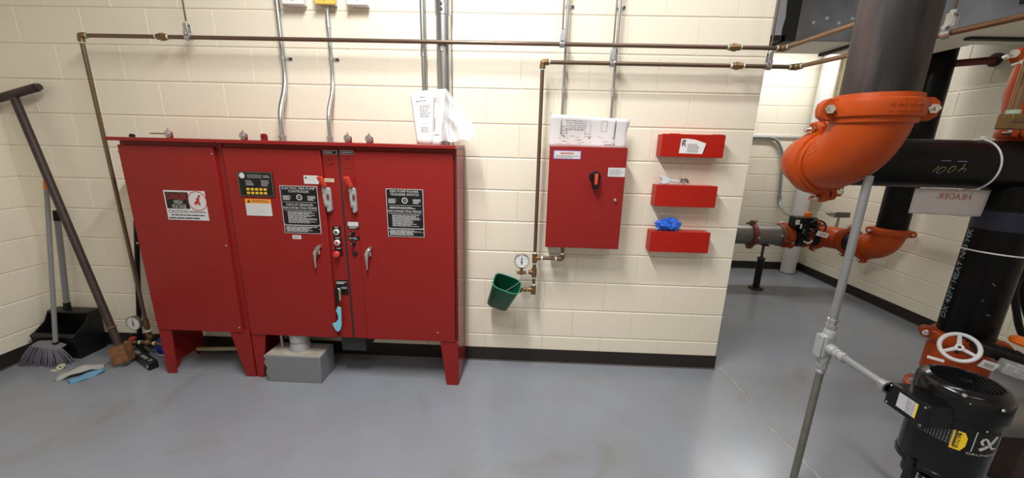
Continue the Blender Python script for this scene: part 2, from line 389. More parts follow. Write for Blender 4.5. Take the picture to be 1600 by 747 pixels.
# --- double controller cabinet
t = thing('fire_pump_controller', 'wide double red steel cabinet of the electric fire pump controller and transfer switch', 'cabinet', (-2.42, -.16, 0))
MB().box((XB + .004, -.30, Z0), (XE, -.02, Z1)).build('body', 'red_paint', t, bevel=.003)
MB().box((XB + .003, -.347, Z1), (XE + .002, -.012, 1.494)).build('lid', 'red_paint', t, bevel=.003)
XM, XG, XH, XD = -2.516, -2.426, -2.414, -1.778
dm = MB().box((XB + .012, YD, Z0 - .002), (XM, -.30, Z1 - .022)).build('door', 'red_paint', t, bevel=.004)
MB().box((XM + .006, -.306, Z0 - .004), (XG, -.296, Z1 - .014)).build('centre_strip', 'red_paint', t, bevel=.002)
MB().box((XG, -.303, Z0 - .004), (XH, -.299, Z1 - .01)).build('gap', 'ink', t, smooth=0)
MB().box((XH, -.308, Z0 - .004), (XH + .085, -.297, Z1 - .014)).build('switch_strip', 'red_paint', t, bevel=.002)
dr = MB().box((XH + .082, YD + .003, Z0 - .004), (XD, -.30, Z1 - .022)).build('door', 'red_paint', t, bevel=.005)
m = MB()
for k in range(38): z = Z0 + .01 + k * .0297; m.cyl((XD + .006, -.305, z), (XD + .006, -.305, z + .026), .005, seg=8)
m.build('piano_hinge', 'red_dark', dr)
MB().prism([(XB + .006, -.312, Z0), (-2.985, -.312, Z0), (-3.03, -.312, 0), (XB + .008, -.312, 0)], (0, .012, 0)).build('leg', 'red_paint', t, bevel=.002)
MB().prism([(-1.875, -.312, Z0 - .005), (XE, -.312, Z0 - .005), (XE - .002, -.312, 0), (-1.838, -.312, 0)], (0, .012, 0)).build('leg', 'red_paint', t, bevel=.002)
for x in (XB + .006, XE - .009): MB().prism([(x, -.30, Z0), (x, -.02, Z0), (x, -.02, .02), (x, -.30, 0)], (.009, 0, 0)).build('side_plate', 'red_paint', t)
MB().box((-2.515, -.28, .20), (-2.36, -.10, Z0)).build('wire_box', 'ink', t, bevel=.003)
for x in (((-3.0230, -0.2, 1.5320))[0], ((-2.4080, -0.2, 1.5360))[0], ((-2.2830, -0.2, 1.5360))[0]): lifting_tab(t, x, -.20, 1.494)
lifting_tab(t, ((-2.9040, -0.2, 1.5280))[0], -.20, 1.494, washer=False)
# display
f = Face((-3.0010, -0.32, 1.3220), (-2.7990, -0.32, 1.1840), YD)
d = sheet('display_panel', f, 'plate_black', t, .006, .002)
m = MB()
for a0, b0, a1, b1 in ((.02, .02, .98, .028), (.02, .972, .98, .98), (.02, .02, .027, .98), (.973, .02, .98, .98)): f.plate(m, a0, b0, a1, b1, .0066, .0004)
m.build('yellow_outline', 'khaki', d, smooth=0)
f.plate(MB(), .28, .74, .70, .90, .0072, .001).build('screen', 'lcd', d, smooth=0)
m = MB(); f.lines(m, .22, .44, .47, .66, 4, .0066, .3, seed=2); f.lines(m, .66, .42, .90, .68, 5, .0066, .3, seed=3); f.lines(m, .74, .76, .93, .88, 2, .0066, .3, seed=9)
vs = [f.p(.14, .84, .0066) + V((.016 * math.cos(k * math.pi / 8), 0, .016 * math.sin(k * math.pi / 8))) for k in range(16)]; m.add(vs, [tuple(range(16))])
m.build('white_print', 'plate_white', d, smooth=0)
for j in range(2):
    for i in range(5): f.plate(MB(), .22 + i * .122, .085 + (1 - j) * .155, .305 + i * .122, .185 + (1 - j) * .155, .0085, .003).build('key', 'yellow_key', d, bevel=.001)
f = Face((-2.9800, -0.32, 1.1680), (-2.8300, -0.32, 1.0710), YD)
w = sheet('warning_label', f, 'plate_white', t, .001)
f.plate(MB(), 0, .74, 1, 1, .0013, .0003).build('orange_band', 'label_orange', w, smooth=0)
m = MB(); f.text(m, 'WARNING', .26, .79, .90, .95, .0016)
m.add([f.p(.08, .78, .0016), f.p(.22, .78, .0016), f.p(.15, .97, .0016)], [(0, 1, 2)]); m.build('black_print', 'ink', w, smooth=0)
f.lines(MB(), .06, .08, .95, .70, 7, .0013, .3, seed=7).build('fine_print', 'label_silver', w, smooth=0)
def emblem(m, f, a, b, r, lift):
    c = f.p(a, b, lift); n = 20
    m.add([c + V((r * math.cos(2 * math.pi * k / n), 0, r * math.sin(2 * math.pi * k / n))) for k in range(n)], [tuple(range(n))])
def nameplate(f, parent, title, lines, mid):
    p = sheet('nameplate', f, 'label_silver', parent, .002)
    m = MB(); f.plate(m, .018, .185, .982, .988, .0024, .0004); f.plate(m, .018, .012, .982, .165, .0024, .0004); m.build('black_field', 'plate_black', p, smooth=0)
    m = MB()
    for k, s in enumerate(title): n = len(s) / 20; f.text(m, s, .5 - .44 * min(1, n + .12), .925 - .062 * k, .5 + .44 * min(1, n + .12), .972 - .062 * k, .0028)
    emblem(m, f, .5, .765, .017, .0028)
    for a in (.17, .83): f.lines(m, a - .11, .70, a + .11, .80, 5, .0027, .5, seed=int(a * 10))
    for k, s in enumerate(mid):
        if not s: f.lines(m, .08, .59, .92, .635, 2, .0027, .5, seed=6); continue
        n = len(s) / 20; f.text(m, s, .5 - .46 * min(1, n + .05), .585 - .068 * k, .5 + .44 * min(1, n + .05), .635 - .068 * k, .0028)
    f.plate(m, .06, .66, .94, .665, .0027, .0003); f.plate(m, .06, .488, .94, .494, .0027, .0003)
    f.lines(m, .14, .22, .92, .47, 11, .0027, .42, seed=lines)
    m.build('white_print', 'plate_white', p, smooth=0); f.lines(MB(), .06, .03, .94, .15, 5, .0027, .5, seed=lines + 3).build('serial_print', 'plate_white', p, smooth=0)
    m = MB(); emblem(m, f, .5, .765, .012, .003); m.build('emblem_disc', 'plate_black', p, smooth=0)
    m = MB(); f.text(m, 'G', .475, .75, .525, .782, .0034); m.build('emblem_letter', 'plate_white', p, smooth=0)
    for a, b in ((.03, .985), (.97, .985), (.04, .19), (.96, .19), (.04, .1), (.96, .1)): MB().lathe([(.004, 0), (.003, .002), (0, .0025)], f.p(a, b, .002), (0, -1, 0), 8).build('rivet', 'zinc', p)
    return p
nameplate(Face((-2.7680, -0.32, 1.2500), (-2.5520, -0.32, 0.974), YD), t, ('ELECTRIC FIRE PUMP', 'CONTROLLER'), 11, ('CIRCUIT BREAKER', 'DISCONNECTING MEANS'))
nameplate(Face((-2.1620, -0.317, 1.2490), (-1.9500, -0.317, 0.972), YD + .003), t, ('FIRE PUMP POWER', 'TRANSFER SWITCH'), 21, ('', 'DISCONNECTING MEANS'))
f = Face((-2.7270, -0.32, 0.962), (-2.6760, -0.32, 0.939), YD); s_ = sheet('serial_label', f, 'plate_white', t, .001); f.lines(MB(), .12, .25, .95, .8, 2, .0013, .5).build('fine_print', 'ink_grey', s_, smooth=0)
f = Face((-2.6230, -0.32, 1.3100), (-2.5390, -0.32, 1.2630), YD); s_ = sheet('inspection_sticker', f, 'plate_white', t, .001)
f.lines(MB(), .25, .3, .8, .85, 4, .0013, .3).build('fine_print', 'label_silver', s_, smooth=0); emb = MB(); emblem(emb, f, .14, .72, .006, .0014); emb.build('green_mark', 'lens_green', s_, smooth=0)
f = Face((-2.5120, -0.306, 1.2950), (-2.4580, -0.306, 1.2750), -.306); s_ = sheet('name_tag', f, 'label_cream', t, .0015); f.lines(MB(), .15, .2, .95, .8, 2, .0018, .4).build('fine_print', 'ink_grey', s_, smooth=0)
for k, (tl, br, yy, sd) in enumerate((((-2.5050, -0.306, 1.4500), (-2.4290, -0.306, 1.4290), -.306, 'NORMAL POWER'), ((-2.4080, -0.308, 1.4520), (-2.3340, -0.308, 1.4310), -.308, 'EMERGENCY POWER'))):
    f = Face(tl, br, yy); s_ = sheet('source_plate', f, 'label_silver', t, .0015); f.plate(MB(), .04, .1, .96, .9, .0019, .0004).build('black_field', 'plate_black', s_, smooth=0)
    f.lines(MB(), .12, .36, .92, .68, 1, .0022, .9, seed=k).build('white_print', 'plate_white', s_, smooth=0)
# marker scribbles under the source plates
def scribble(parent, y, pts, r=.0012):
    return MB().tube([V((p[0], y, p[2])) for p in pts], r, 4).build('marker_scribble', 'ink', parent)
scribble(t, -.3065, [(-2.4900, -0.306, 1.3990), (-2.4730, -0.306, 1.4050), (-2.4580, -0.306, 1.4120), (-2.4470, -0.306, 1.4090), (-2.4660, -0.306, 1.3940), (-2.4840, -0.306, 1.3970)])
scribble(t, -.3065, [(-2.4970, -0.306, 1.3740), (-2.4790, -0.306, 1.3760), (-2.4640, -0.306, 1.3820), (-2.4530, -0.306, 1.3790), (-2.4730, -0.306, 1.3660), (-2.4910, -0.306, 1.3660)])
scribble(t, -.3085, [(-2.3910, -0.308, 1.4000), (-2.3740, -0.308, 1.4070), (-2.3630, -0.308, 1.4090), (-2.3710, -0.308, 1.3970)])
scribble(t, -.3085, [(-2.3960, -0.308, 1.3540), (-2.3820, -0.308, 1.3530), (-2.3670, -0.308, 1.3580), (-2.3530, -0.308, 1.3550)])
def switch_handle(parent, g0, g1, b0, b1, yy):
    """disconnect handle: red grip above a cast metal body with an oval opening"""
    g0, g1, b0, b1 = V(g0), V(g1), V(b0), V(b1); w = (b1.x - b0.x)
    x0, x1, z1, z0 = b0.x, b1.x, b0.z, b1.z; h = z1 - z0
    body = MB().prism([(x0, yy, z1), (x1 - .006, yy, z1), (x1, yy, z1 - .012), (x1 + .002, yy, z0 + .01), (x1 - .008, yy, z0), (x0 + w * .42, yy, z0), (x0 + w * .38, yy, z0 + h * .2), (x0 + w * .14, yy, z0 + h * .32), (x0 + .002, yy, z1 - h * .35)], (0, -.022, 0)).build('handle_body', 'cast_grey', parent, bevel=.004)
    MB().lathe([(.013, 0), (.013, .0015)], (0, 0, 0), (0, -1, 0), 18).build('opening', 'maroon_iron', body)
    o = body.children[0]; o.scale = (.62, 1, 1.45); o.location = V(((x0 + x1) / 2 + .010, yy - .0225, z1 - h * .38)) - OFF[parent]; 
    o.data.transform(Matrix.Translation(OFF[parent]))
    m = MB(); m.cyl((x0 + w * .5, yy - .02, z1 - h * .72), (x0 + w * .5, yy - .03, z1 - h * .72), .009, seg=12); m.cyl((x0 + w * .25, yy - .02, z1 - .02), (x0 + w * .25, yy - .028, z1 - .02), .006, seg=10); m.build('pivot_bolt', 'chrome', body)
    d = g1 - g0; side = V((.017, 0, .002))
    MB().prism([g0 - side * .9, g0 + side * .9, g1 + side * .55 + V((0, .01, 0)), g1 - side * .55 + V((0, .01, 0))], (0, -.026, 0)).build('red_grip', 'grip_red', body, bevel=.006, seg=3)
switch_handle(t, (-2.5140, -0.345, 1.3090), (-2.5000, -0.33, 1.2500), (-2.5240, -0.32, 1.2460), (-2.4770, -0.32, 1.1070), -.308)
switch_handle(t, (-2.3650, -0.345, 1.3120), (-2.3490, -0.33, 1.2510), (-2.3700, -0.32, 1.2490), (-2.3320, -0.32, 1.1060), -.310)
def plate(name, tl, br, yy, parent, m='plate_black', lift=.0022):
    f = Face(tl, br, yy); return f, sheet(name, f, m, parent, lift)
def button(parent, c, r, ring, lens, mush=False):
    c = V(c)
    if mush: return MB().lathe([(r * .6, 0), (r * .6, .012), (r, .016), (r, .026), (r * .8, .031), (0, .033)], c, (0, -1, 0), 20).build('push_button', lens, parent)
    MB().lathe([(r, 0), (r, .006), (r * .78, .010), (r * .6, .010), (r * .6, .006), (0, .006)], c, (0, -1, 0), 20).build('bezel', ring, parent)
    MB().lathe([(r * .58, .006), (r * .58, .010), (r * .4, .013), (0, .0135)], c, (0, -1, 0), 16).build('push_button', lens, parent)
for tl, br, c, ln, mu in (((-2.4920, -0.306, 1.0190), (-2.4450, -0.306, 0.965), (-2.4690, -0.308, 0.986), 'lens_green', 0), ((-2.4920, -0.306, 0.956), (-2.4430, -0.306, 0.901), (-2.4700, -0.308, 0.922), 'lens_red', 0), ((-2.4910, -0.306, 0.892), (-2.4440, -0.306, 0.84), (-2.4710, -0.308, 0.856), 'lens_red', 1)):
    f, pl = plate('button_plate', tl, br, -.306, t)
    f.lines(MB(), .25, .84, .8, .94, 1, .0026, .8).build('white_print', 'plate_white', pl, smooth=0)
    button(pl, c, .0175 if not mu else .019, 'lens_white', ln, mu)
f, pl = plate('key_label', (-2.3990, -0.308, 1.0500), (-2.3350, -0.308, 1.0060), -.308, t); f.plate(MB(), .02, .42, .98, .98, .0026, .0004).build('white_field', 'plate_white', pl, smooth=0); f.lines(MB(), .1, .08, .95, .36, 2, .0026, .5).build('white_print', 'plate_white', pl, smooth=0)
f, pl = plate('key_label', (-2.4010, -0.308, 0.963), (-2.3360, -0.308, 0.94), -.308, t); f.lines(MB(), .08, .2, .95, .8, 2, .0026, .45, seed=6).build('white_print', 'plate_white', pl, smooth=0)
for c in ((-2.3720, -0.31, 0.984), (-2.3720, -0.31, 0.921)):
    k = MB().lathe([(.0125, 0), (.0125, .008), (.009, .012), (.009, .022), (0, .023)], c, (0, -1, 0), 18).build('key_switch', 'plastic_black', t)
    MB().lathe([(.005, 0), (.005, .002), (0, .002)], V(c) + V((-.004, -.022, .002)), (0, -1, 0), 10).build('key_slot', 'chrome', k)
MB().lathe([(.0145, 0), (.0145, .004), (.012, .007), (0, .0075)], (-2.3690, -0.31, 0.86), (0, -1, 0), 20).build('hole_plug', 'rubber_black', t)
def latch(parent, top, pivot, tip):
    top, pivot, tip = V(top), V(pivot), V(tip)
    a = MB(); a.box((pivot.x - .012, YD - .012, pivot.z - .02), (pivot.x + .020, YD, pivot.z + .022)); a.cyl(pivot + V((0, .012, 0)), pivot + V((0, -.018, 0)), .012, seg=14)
    b = a.build('latch', 'chrome', parent, bevel=.003)
    MB().tube([top + V((.004, 0, 0)), (top + pivot) / 2 + V((.003, -.012, 0)), pivot + V((0, -.016, 0)), (pivot + tip) / 2 + V((0, -.018, 0)), tip + V((0, -.012, 0))], [.010, .012, .012, .008, .005], 10).build('lever', 'chrome', b)
    MB().cyl(top + V((.004, .01, -.004)), top + V((.004, -.014, -.004)), .011, seg=12).build('padlock_lug', 'zinc', b)
latch(dm, (-2.5720, -0.33, 0.903), (-2.5880, -0.33, 0.871), (-2.5950, -0.33, 0.775))
latch(dr, (-2.2730, -0.33, 0.902), (-2.2840, -0.33, 0.87), (-2.2890, -0.33, 0.774))
f, pl = plate('isolating_plate', (-2.5040, -0.306, 0.687), (-2.4300, -0.306, 0.595), -.306, t); f.lines(MB(), .08, .72, .92, .92, 2, .0026, .6).build('white_print', 'plate_white', pl, smooth=0); f.lines(MB(), .45, .4, .95, .56, 2, .0026, .4, seed=8).build('fine_print', 'plate_white', pl, smooth=0)
MB().lathe([(.011, 0), (.011, .016), (.007, .02), (0, .021)], (-2.4830, -0.308, 0.624), (0, -1, 0), 16).build('key_switch', 'chrome', pl)
screw(dr, (-1.8870, -0.317, 0.368), .004); 
# --- strap with tag hanging on the key switch
kz = V((-2.4690, -0.335, 0.636)); t2 = thing('key_strap', 'black strap with light blue tag hanging from the lower key switch', 'key tag', (kz.x, kz.y, kz.z - .17))
P = [(-2.4960, -0.338, 0.648), (-2.4870, -0.338, 0.658), (-2.4740, -0.338, 0.656), (-2.4780, -0.338, 0.628), (-2.4820, -0.338, 0.587), (-2.4790, -0.338, 0.558), (-2.4840, -0.338, 0.53), (-2.4920, -0.338, 0.53), (-2.4970, -0.338, 0.566), (-2.5000, -0.338, 0.607)]
MB().prism(P, (0, .005, 0)).build('strap', 'rubber_black', t2, bevel=.001)
MB().prism([(-2.4710, -0.342, 0.647), (-2.4620, -0.342, 0.643), (-2.4630, -0.342, 0.577), (-2.4700, -0.342, 0.563), (-2.4730, -0.342, 0.585)], (0, .006, 0)).build('key', 'khaki', t2, bevel=.001)
MB().ring(V((-2.4670, -0.34, 0.64)), (1, 0, .2), .012, .0012, 20, 6).build('split_ring', 'chrome', t2)
P = [(-2.4890, -0.338, 0.529), (-2.4700, -0.338, 0.521), (-2.4750, -0.338, 0.406), (-2.4840, -0.338, 0.376), (-2.5020, -0.338, 0.359), (-2.5190, -0.338, 0.374), (-2.5320, -0.338, 0.414), (-2.5100, -0.338, 0.422), (-2.4930, -0.338, 0.444), (-2.4920, -0.338, 0.47), (-2.5020, -0.338, 0.499)]
MB().prism(P, (0, .004, 0)).build('tag', 'tag_blue', t2, bevel=.001)
# --- concrete pad under the controller
t = thing('concrete_pad', 'grey painted concrete block on the floor under the double cabinet', 'concrete block', (-2.81, -.26, 0))
MB().prism([(-2.985, -.352, 0), (-2.63, -.352, 0), (-2.625, -.352, .185), (-2.988, -.352, .182), (-2.978, -.352, .16), (-2.99, -.352, .13), (-2.976, -.352, .10), (-2.985, -.352, .06), (-2.975, -.352, .03)], (0, .172, 0)).build('block_body', 'concrete_grey', t, bevel=.004)
MB().box((-2.975, -.345, .183), (-2.632, -.185, .188)).build('bare_top', 'concrete_raw', t, bevel=.003)
MB().lathe([(.062, .0), (.060, .03), (.052, .06), (.058, .065), (.058, .12)], (-2.80, -.255, .187), (0, 0, 1), 24).build('conduit_bushing', 'cast_grey', t)
MB().cyl((-2.925, -.25, .186), (-2.925, -.25, .31), .008).build('ground_rod', 'cast_grey', t)

# ================================================================ on the wall above the cabinets
def conduit(name, label, path, r, clampz=None, yw=-.02, m='galv', group=None):
    P = rounded(path, .09, 8); b = V(path[-1]); t = thing(name, label, 'conduit', path[-1], group)
    MB().tube(P, r, 16).build('pipe', m, t)
    return t
def strap(t, p, r, side=1):
    p = V(p); s = MB().lathe([(r + .0025, -.008), (r + .0025, .008)], p, (0, 0, 1), 16).build('strap', 'zinc', t)
    MB().box((p.x + side * r, -.004, p.z - .008), (p.x + side * (r + .030), 0, p.z + .008)).build('strap_foot', 'zinc', s)
    MB().hexn((p.x + side * (r + .02), -.006, p.z), (0, -1, 0), .007, .008).build('bolt', 'dark_iron', s)
ya, yb = -.022, -.125
a1 = (-2.8450, -0.022, 1.8260); a2 = (-2.8030, -0.125, 1.6560)
t = conduit('steel_conduit', 'thick silver conduit with an offset bend down to the cabinet top, left of its pair', [(a1[0], ya, H), a1, (a1[0] + .004, yb, a2[2]), (a1[0] + .006, yb, 1.494)], .0148); strap(t, (a1[0], ya, ((-2.8440, -0.02, 1.9730))[2]), .0148)
MB().lathe([(.02, 0), (.02, .02), (.024, .02), (.024, .03)], (a1[0] + .006, yb, 1.494), (0, 0, 1), 16).build('connector', 'zinc', t)
b1 = (-2.5560, -0.018, 1.8210); b2 = (-2.5260, -0.125, 1.6550)
t = conduit('steel_conduit', 'thin silver conduit with an offset bend, below the yellow box', [(b1[0], -.018, 2.31), b1, (b1[0] + .004, yb, b2[2]), (b1[0] + .006, yb, 1.494)], .0117); strap(t, (b1[0], -.018, ((-2.5570, -0.02, 1.9740))[2]), .0117)
MB().lathe([(.016, 0), (.016, .02), (.019, .02), (.019, .03)], (b1[0] + .006, yb, 1.494), (0, 0, 1), 16).build('connector', 'zinc', t)
MB().cyl((b1[0], -.018, ((-2.5590, -0.02, 2.2000))[2] - .06), (b1[0], -.018, ((-2.5590, -0.02, 2.2000))[2]), .0145).build('coupling', 'zinc', t)
c1 = (-1.9940, -0.05, 1.9510)
t = thing('steel_conduit', 'straight silver conduit left of the fat conduit, ending behind the hanging page', 'conduit', (c1[0], -.05, 1.494))
MB().cyl((c1[0], -.05, 1.494), (c1[0], -.05, H), .0148).build('pipe', 'galv', t)
MB().cyl((c1[0], -.05, 1.99), (c1[0], -.05, 2.035), .0172).build('coupling', 'zinc', t)
d1 = (-1.8750, -0.048, 1.9530)
t = thing('large_conduit', 'fat silver conduit with a screwed coupling dropping into the cabinet top', 'conduit', (d1[0], -.048, 1.494))
MB().cyl((d1[0], -.048, 1.494), (d1[0], -.048, H), .0425, seg=32).build('pipe', 'galv', t)
zc = ((-1.8710, -0.09, 2.2060))[2]; cc = MB().lathe([(.0425, 0), (.047, 0), (.047, .16), (.0425, .16)], (d1[0], -.048, zc), (0, 0, 1), 32, cap=False).build('coupling', 'galv', t)
for k in range(3): MB().hexn((d1[0], -.048 - .049, zc + .022 + k * .027), (0, -1, 0), .008, .010).build('set_screw', 'dark_iron', cc)
MB().box((d1[0] - .009, -.094, ((-1.8750, -0.09, 2.0130))[2]), (d1[0] + .009, -.088, ((-1.8740, -0.09, 2.0730))[2])).build('clip', 'zinc', t, bevel=.002)
for (u0, v0), (u1, v1), lab, m_ in (((-2.7930, -0.06, 2.2700)[::2], (-2.6660, -0.06, 2.2490)[::2], 'white box high on the wall beside the thick bent conduit', 'white_plastic'), ((-2.6070, -0.06, 2.2730)[::2], (-2.4870, -0.06, 2.2520)[::2], 'yellow box high on the wall above the thin bent conduit', 'box_yellow'), ((-2.4230, -0.06, 2.2750)[::2], (-2.2990, -0.06, 2.2510)[::2], 'white box high on the wall, right of the yellow box', 'white_plastic')):
    t = thing('junction_box', lab, 'box', ((u0 + u1) / 2, -.03, v1), 'boxes high on the wall')
    MB().box((u0 + .012, -.045, v1 + .004), (u1 - .012, 0, v1 + .15)).build('back_box', 'zinc' if m_ != 'white_plastic' else 'white_plastic', t, bevel=.003)
    MB().box((u0, -.062, v1), (u1, -.045, v1 + .16)).build('cover', m_, t, bevel=.004)
    MB().lathe([(.004, 0), (.003, .002), (0, .0025)], ((u0 + u1) / 2, -.062, v1 + .02), (0, -1, 0), 8).build('screw', 'zinc', t)

# ================================================================ copper sensing lines
RC = .0111
def fitting(m, p, a, L, r=.0165): a = V(a).normalized(); m.cyl(V(p) - a * L / 2, V(p) + a * L / 2, r, seg=14)
def seal(parent, p, a, mm='thread_seal', r=.0128, L=.010): a = V(a).normalized(); return MB().cyl(V(p) - a * L / 2, V(p) + a * L / 2, r, seg=14).build('thread_seal', mm, parent)
def elbow_fit(parent, p, a, b):
    p, a, b = V(p), V(a).normalized(), V(b).normalized(); m = MB(); m.tube(rounded([p + a * .034, p, p + b * .034], .02), .0165, 14); m.ball(p + (a + b) * .004, .0185, 12, 8)
    e = m.build('elbow_fitting', 'brass', parent); seal(e, p + a * .037, a); seal(e, p + b * .037, b); return e
def union(parent, p, a, mm='thread_seal'):
    p, a = V(p), V(a).normalized(); m = MB(); m.lathe([(.0135, -.03), (.0165, -.03), (.0165, -.012), (.021, -.010), (.021, .010), (.0165, .012), (.0165, .03), (.0135, .03)], p, a, 8)
    u = m.build('union', 'brass', parent, smooth=20); seal(u, p - a * .034, a, mm); seal(u, p + a * .034, a, mm)
def clevis(parent_pipe, p, a, lab, top=H, sc=1):
    p, a = V(p), V(a).normalized(); t = thing('pipe_hanger', lab, 'hanger', p - V((0, 0, .02)), 'clevis pipe hangers')
    s = a.cross(V((0, 0, 1))).normalized(); m = MB()
    m.lathe([(RC + .001, -.014), (RC + .008, -.014), (RC + .008, .014), (RC + .001, .014)], p, a, 16, closed=True); m.build('clamp_ring', 'zinc', t)
    m = MB()
    for k in (-1, 1): m.obox(p + s * k * .013 + V((0, 0, .035)), s * .0018, a * .012, V((0, 0, .032)))
    m.obox(p + V((0, 0, .068)), s * .0145, a * .012, V((0, 0, .0025))); m.build('yoke', 'zinc', t, bevel=.001)
    m = MB(); m.cyl(p + s * -.026 + V((0, 0, .02)), p + s * .026 + V((0, 0, .02)), .0045, seg=10); m.hexn(p + s * .024 + V((0, 0, .02)), s, .009, .008); m.build('cross_bolt', 'zinc', t)
    m = MB(); m.hexn(p + V((0, 0, .076)), (0, 0, 1), .010, .010); m.build('nut', 'zinc', t)
    MB().cyl(p + V((0, 0, .06)), (p.x, p.y, top), .0045, seg=10).build('threaded_rod', 'copper', t)
YP = -.105
u0 = V((-3.9360, -0.1, 2.0430)); u1 = V((0.008, -0.1, 2.0710)); zu = (u0.z + u1.z) / 2
xu = ((-3.9730, -0.1, 1.1510))[0]; xe = u1.x + .012
zl0 = .205
e1 = V((0.047, -0.531, 2.0630)); du = V((e1.x - xe, e1.y - YP, 0)).normalized()
t = thing('copper_sensing_line', 'long upper copper pipe that turns down at the left beside the danger cabinet', 'pipe', (xu, YP, zl0))
P_el = V((xu, YP, zu))
MB().cyl((xu, YP, zl0), P_el, RC).build('drop_pipe', 'copper', t); MB().cyl(P_el, (xe, YP, zu), RC).build('horizontal_pipe', 'copper', t)
MB().cyl((xe, YP, zu), V((xe, YP, zu)) + du * 2.6, RC).build('return_pipe', 'copper_hi', t)
elbow_fit(t, P_el, (1, 0, 0), (0, 0, -1)); elbow_fit(t, (xe, YP, zu), (-1, 0, 0), du)
union(t, (((-3.4880, -0.1, 2.0530))[0], YP, zu), (1, 0, 0), 'white_tape'); union(t, (((-0.249, -0.1, 2.0680))[0], YP, zu), (1, 0, 0))
clevis(t, (((-3.3330, -0.1, 2.0560))[0], YP, zu), (1, 0, 0), 'clevis hanger with rod on the upper copper pipe, left end')
clevis(t, (((-1.1980, -0.1, 2.0650))[0], YP, zu), (1, 0, 0), 'clevis hanger with rod on the upper copper pipe, above the wall panel')
# lower tees, valves and gauge of the left line
def gauge(parent, c, r=.047):
    c = V(c); g = MB().lathe([(0, .022), (r * .9, .022), (r, .016), (r * 1.02, -.004), (r * .95, -.006), (r * .95, 0), (0, 0)], c, (0, 1, 0), 28).build('gauge_case', 'steel_grey', parent)
    MB().lathe([(r * .94, 0), (r * .94, .002), (0, .002)], c + V((0, -.0005, 0)), (0, -1, 0), 28).build('dial', 'white_plastic', g)
    m = MB(); m.box((c.x - .0022, c.y - .0035, c.z - r * .55), (c.x + .0022, c.y - .003, c.z + r * .62)); m.box((c.x - r * .36, c.y - .0035, c.z + r * .22), (c.x + r * .36, c.y - .003, c.z + r * .245)); m.cyl((c.x, c.y - .003, c.z - .004), (c.x, c.y - .0042, c.z - .004), .005, seg=12)
    m.add([(c.x - .006, c.y - .0036, c.z - r * .1), (c.x + .006, c.y - .0036, c.z - r * .1), (c.x, c.y - .0036, c.z - r * .6)], [(0, 2, 1)])
    for k in range(9):
        a = math.radians(-135 + k * 33.75 + 90); m.obox(c + V((math.cos(a) * r * .74, -.0033, math.sin(a) * r * .74)), V((math.cos(a), 0, math.sin(a))) * r * .07, V((-math.sin(a), 0, math.cos(a))) * .001, V((0, .0003, 0)))
    m.build('dial_marks', 'ink', g, smooth=0)
    return g
def tee(parent, p, a, b, name='tee_fitting', m_='brass'):
    p, a, b = V(p), V(a).normalized(), V(b).normalized(); m = MB(); m.cyl(p - a * .03, p + a * .03, .0165, seg=14); m.cyl(p, p + b * .032, .0155, seg=14); return m.build(name, m_, parent)
def valve(parent, p, a, up=(0, -.2, 1)):
    p, a, up = V(p), V(a).normalized(), V(up).normalized(); m = MB(); m.cyl(p - a * .026, p + a * .026, .011, seg=12); m.ball(p, .016, 12, 8); m.cyl(p, p + up * .03, .008, seg=10)
    v = m.build('stop_valve', 'brass', parent); h = MB(); h.ring(p + up * .034, up, .017, .0042, 18, 8); h.cyl(p + up * .03, p + up * .037, .008, seg=10); x, y, z = orth(up); h.obox(p + up * .034, x * .016, y * .003, up * .002); h.obox(p + up * .034, x * .003, y * .016, up * .002); h.build('valve_wheel', 'ink_red', v)
p0 = V((xu, YP, .235)); tee(t, p0, (0, 0, 1), (-1, 0, 0)); tee(t, (xu, YP, .14), (0, 0, 1), (1, 0, 0)); MB().cyl((xu, YP, .12), (xu, YP, .235), RC).build('nipple', 'copper', t)
valve(t, (xu - .075, YP, .235), (1, 0, 0)); MB().cyl((xu - .125, YP, .235), (xu - .02, YP, .235), .010).build('nipple', 'brass', t); seal(t, (xu - .045, YP, .235), (1, 0, 0), 'white_tape'); seal(t, (xu - .1, YP, .235), (1, 0, 0), 'white_tape'); seal(t, (xu, YP, .185), (0, 0, 1), 'white_tape', .018)
MB().tube(rounded([(xu - .02, YP - .02, .105), (xu - .15, YP - .03, .105)], .01), .011).build('nipple', 'brass', t); valve(t, (xu - .09, YP - .026, .105), (1, 0, 0)); MB().cyl((xu - .03, YP - .02, .105), (xu + .16, YP - .02, .09), .0115).build('nipple', 'brass', t); MB().ball((xu - .0, YP - .02, .105), .02).build('tee_fitting', 'brass', t); seal(t, (xu - .05, YP - .022, .105), (1, 0, 0), 'white_tape'); seal(t, (xu + .05, YP - .02, .1), (1, 0, 0), 'white_tape', .014)
g = gauge(t, (-4.0360, -0.13, 0.251), .050); gc = V((-4.0360, -0.13, 0.251)); MB().cyl((gc.x, YP - .012, .235), (gc.x, YP - .012, gc.z - .04), .008).build('gauge_stem', 'brass', g)
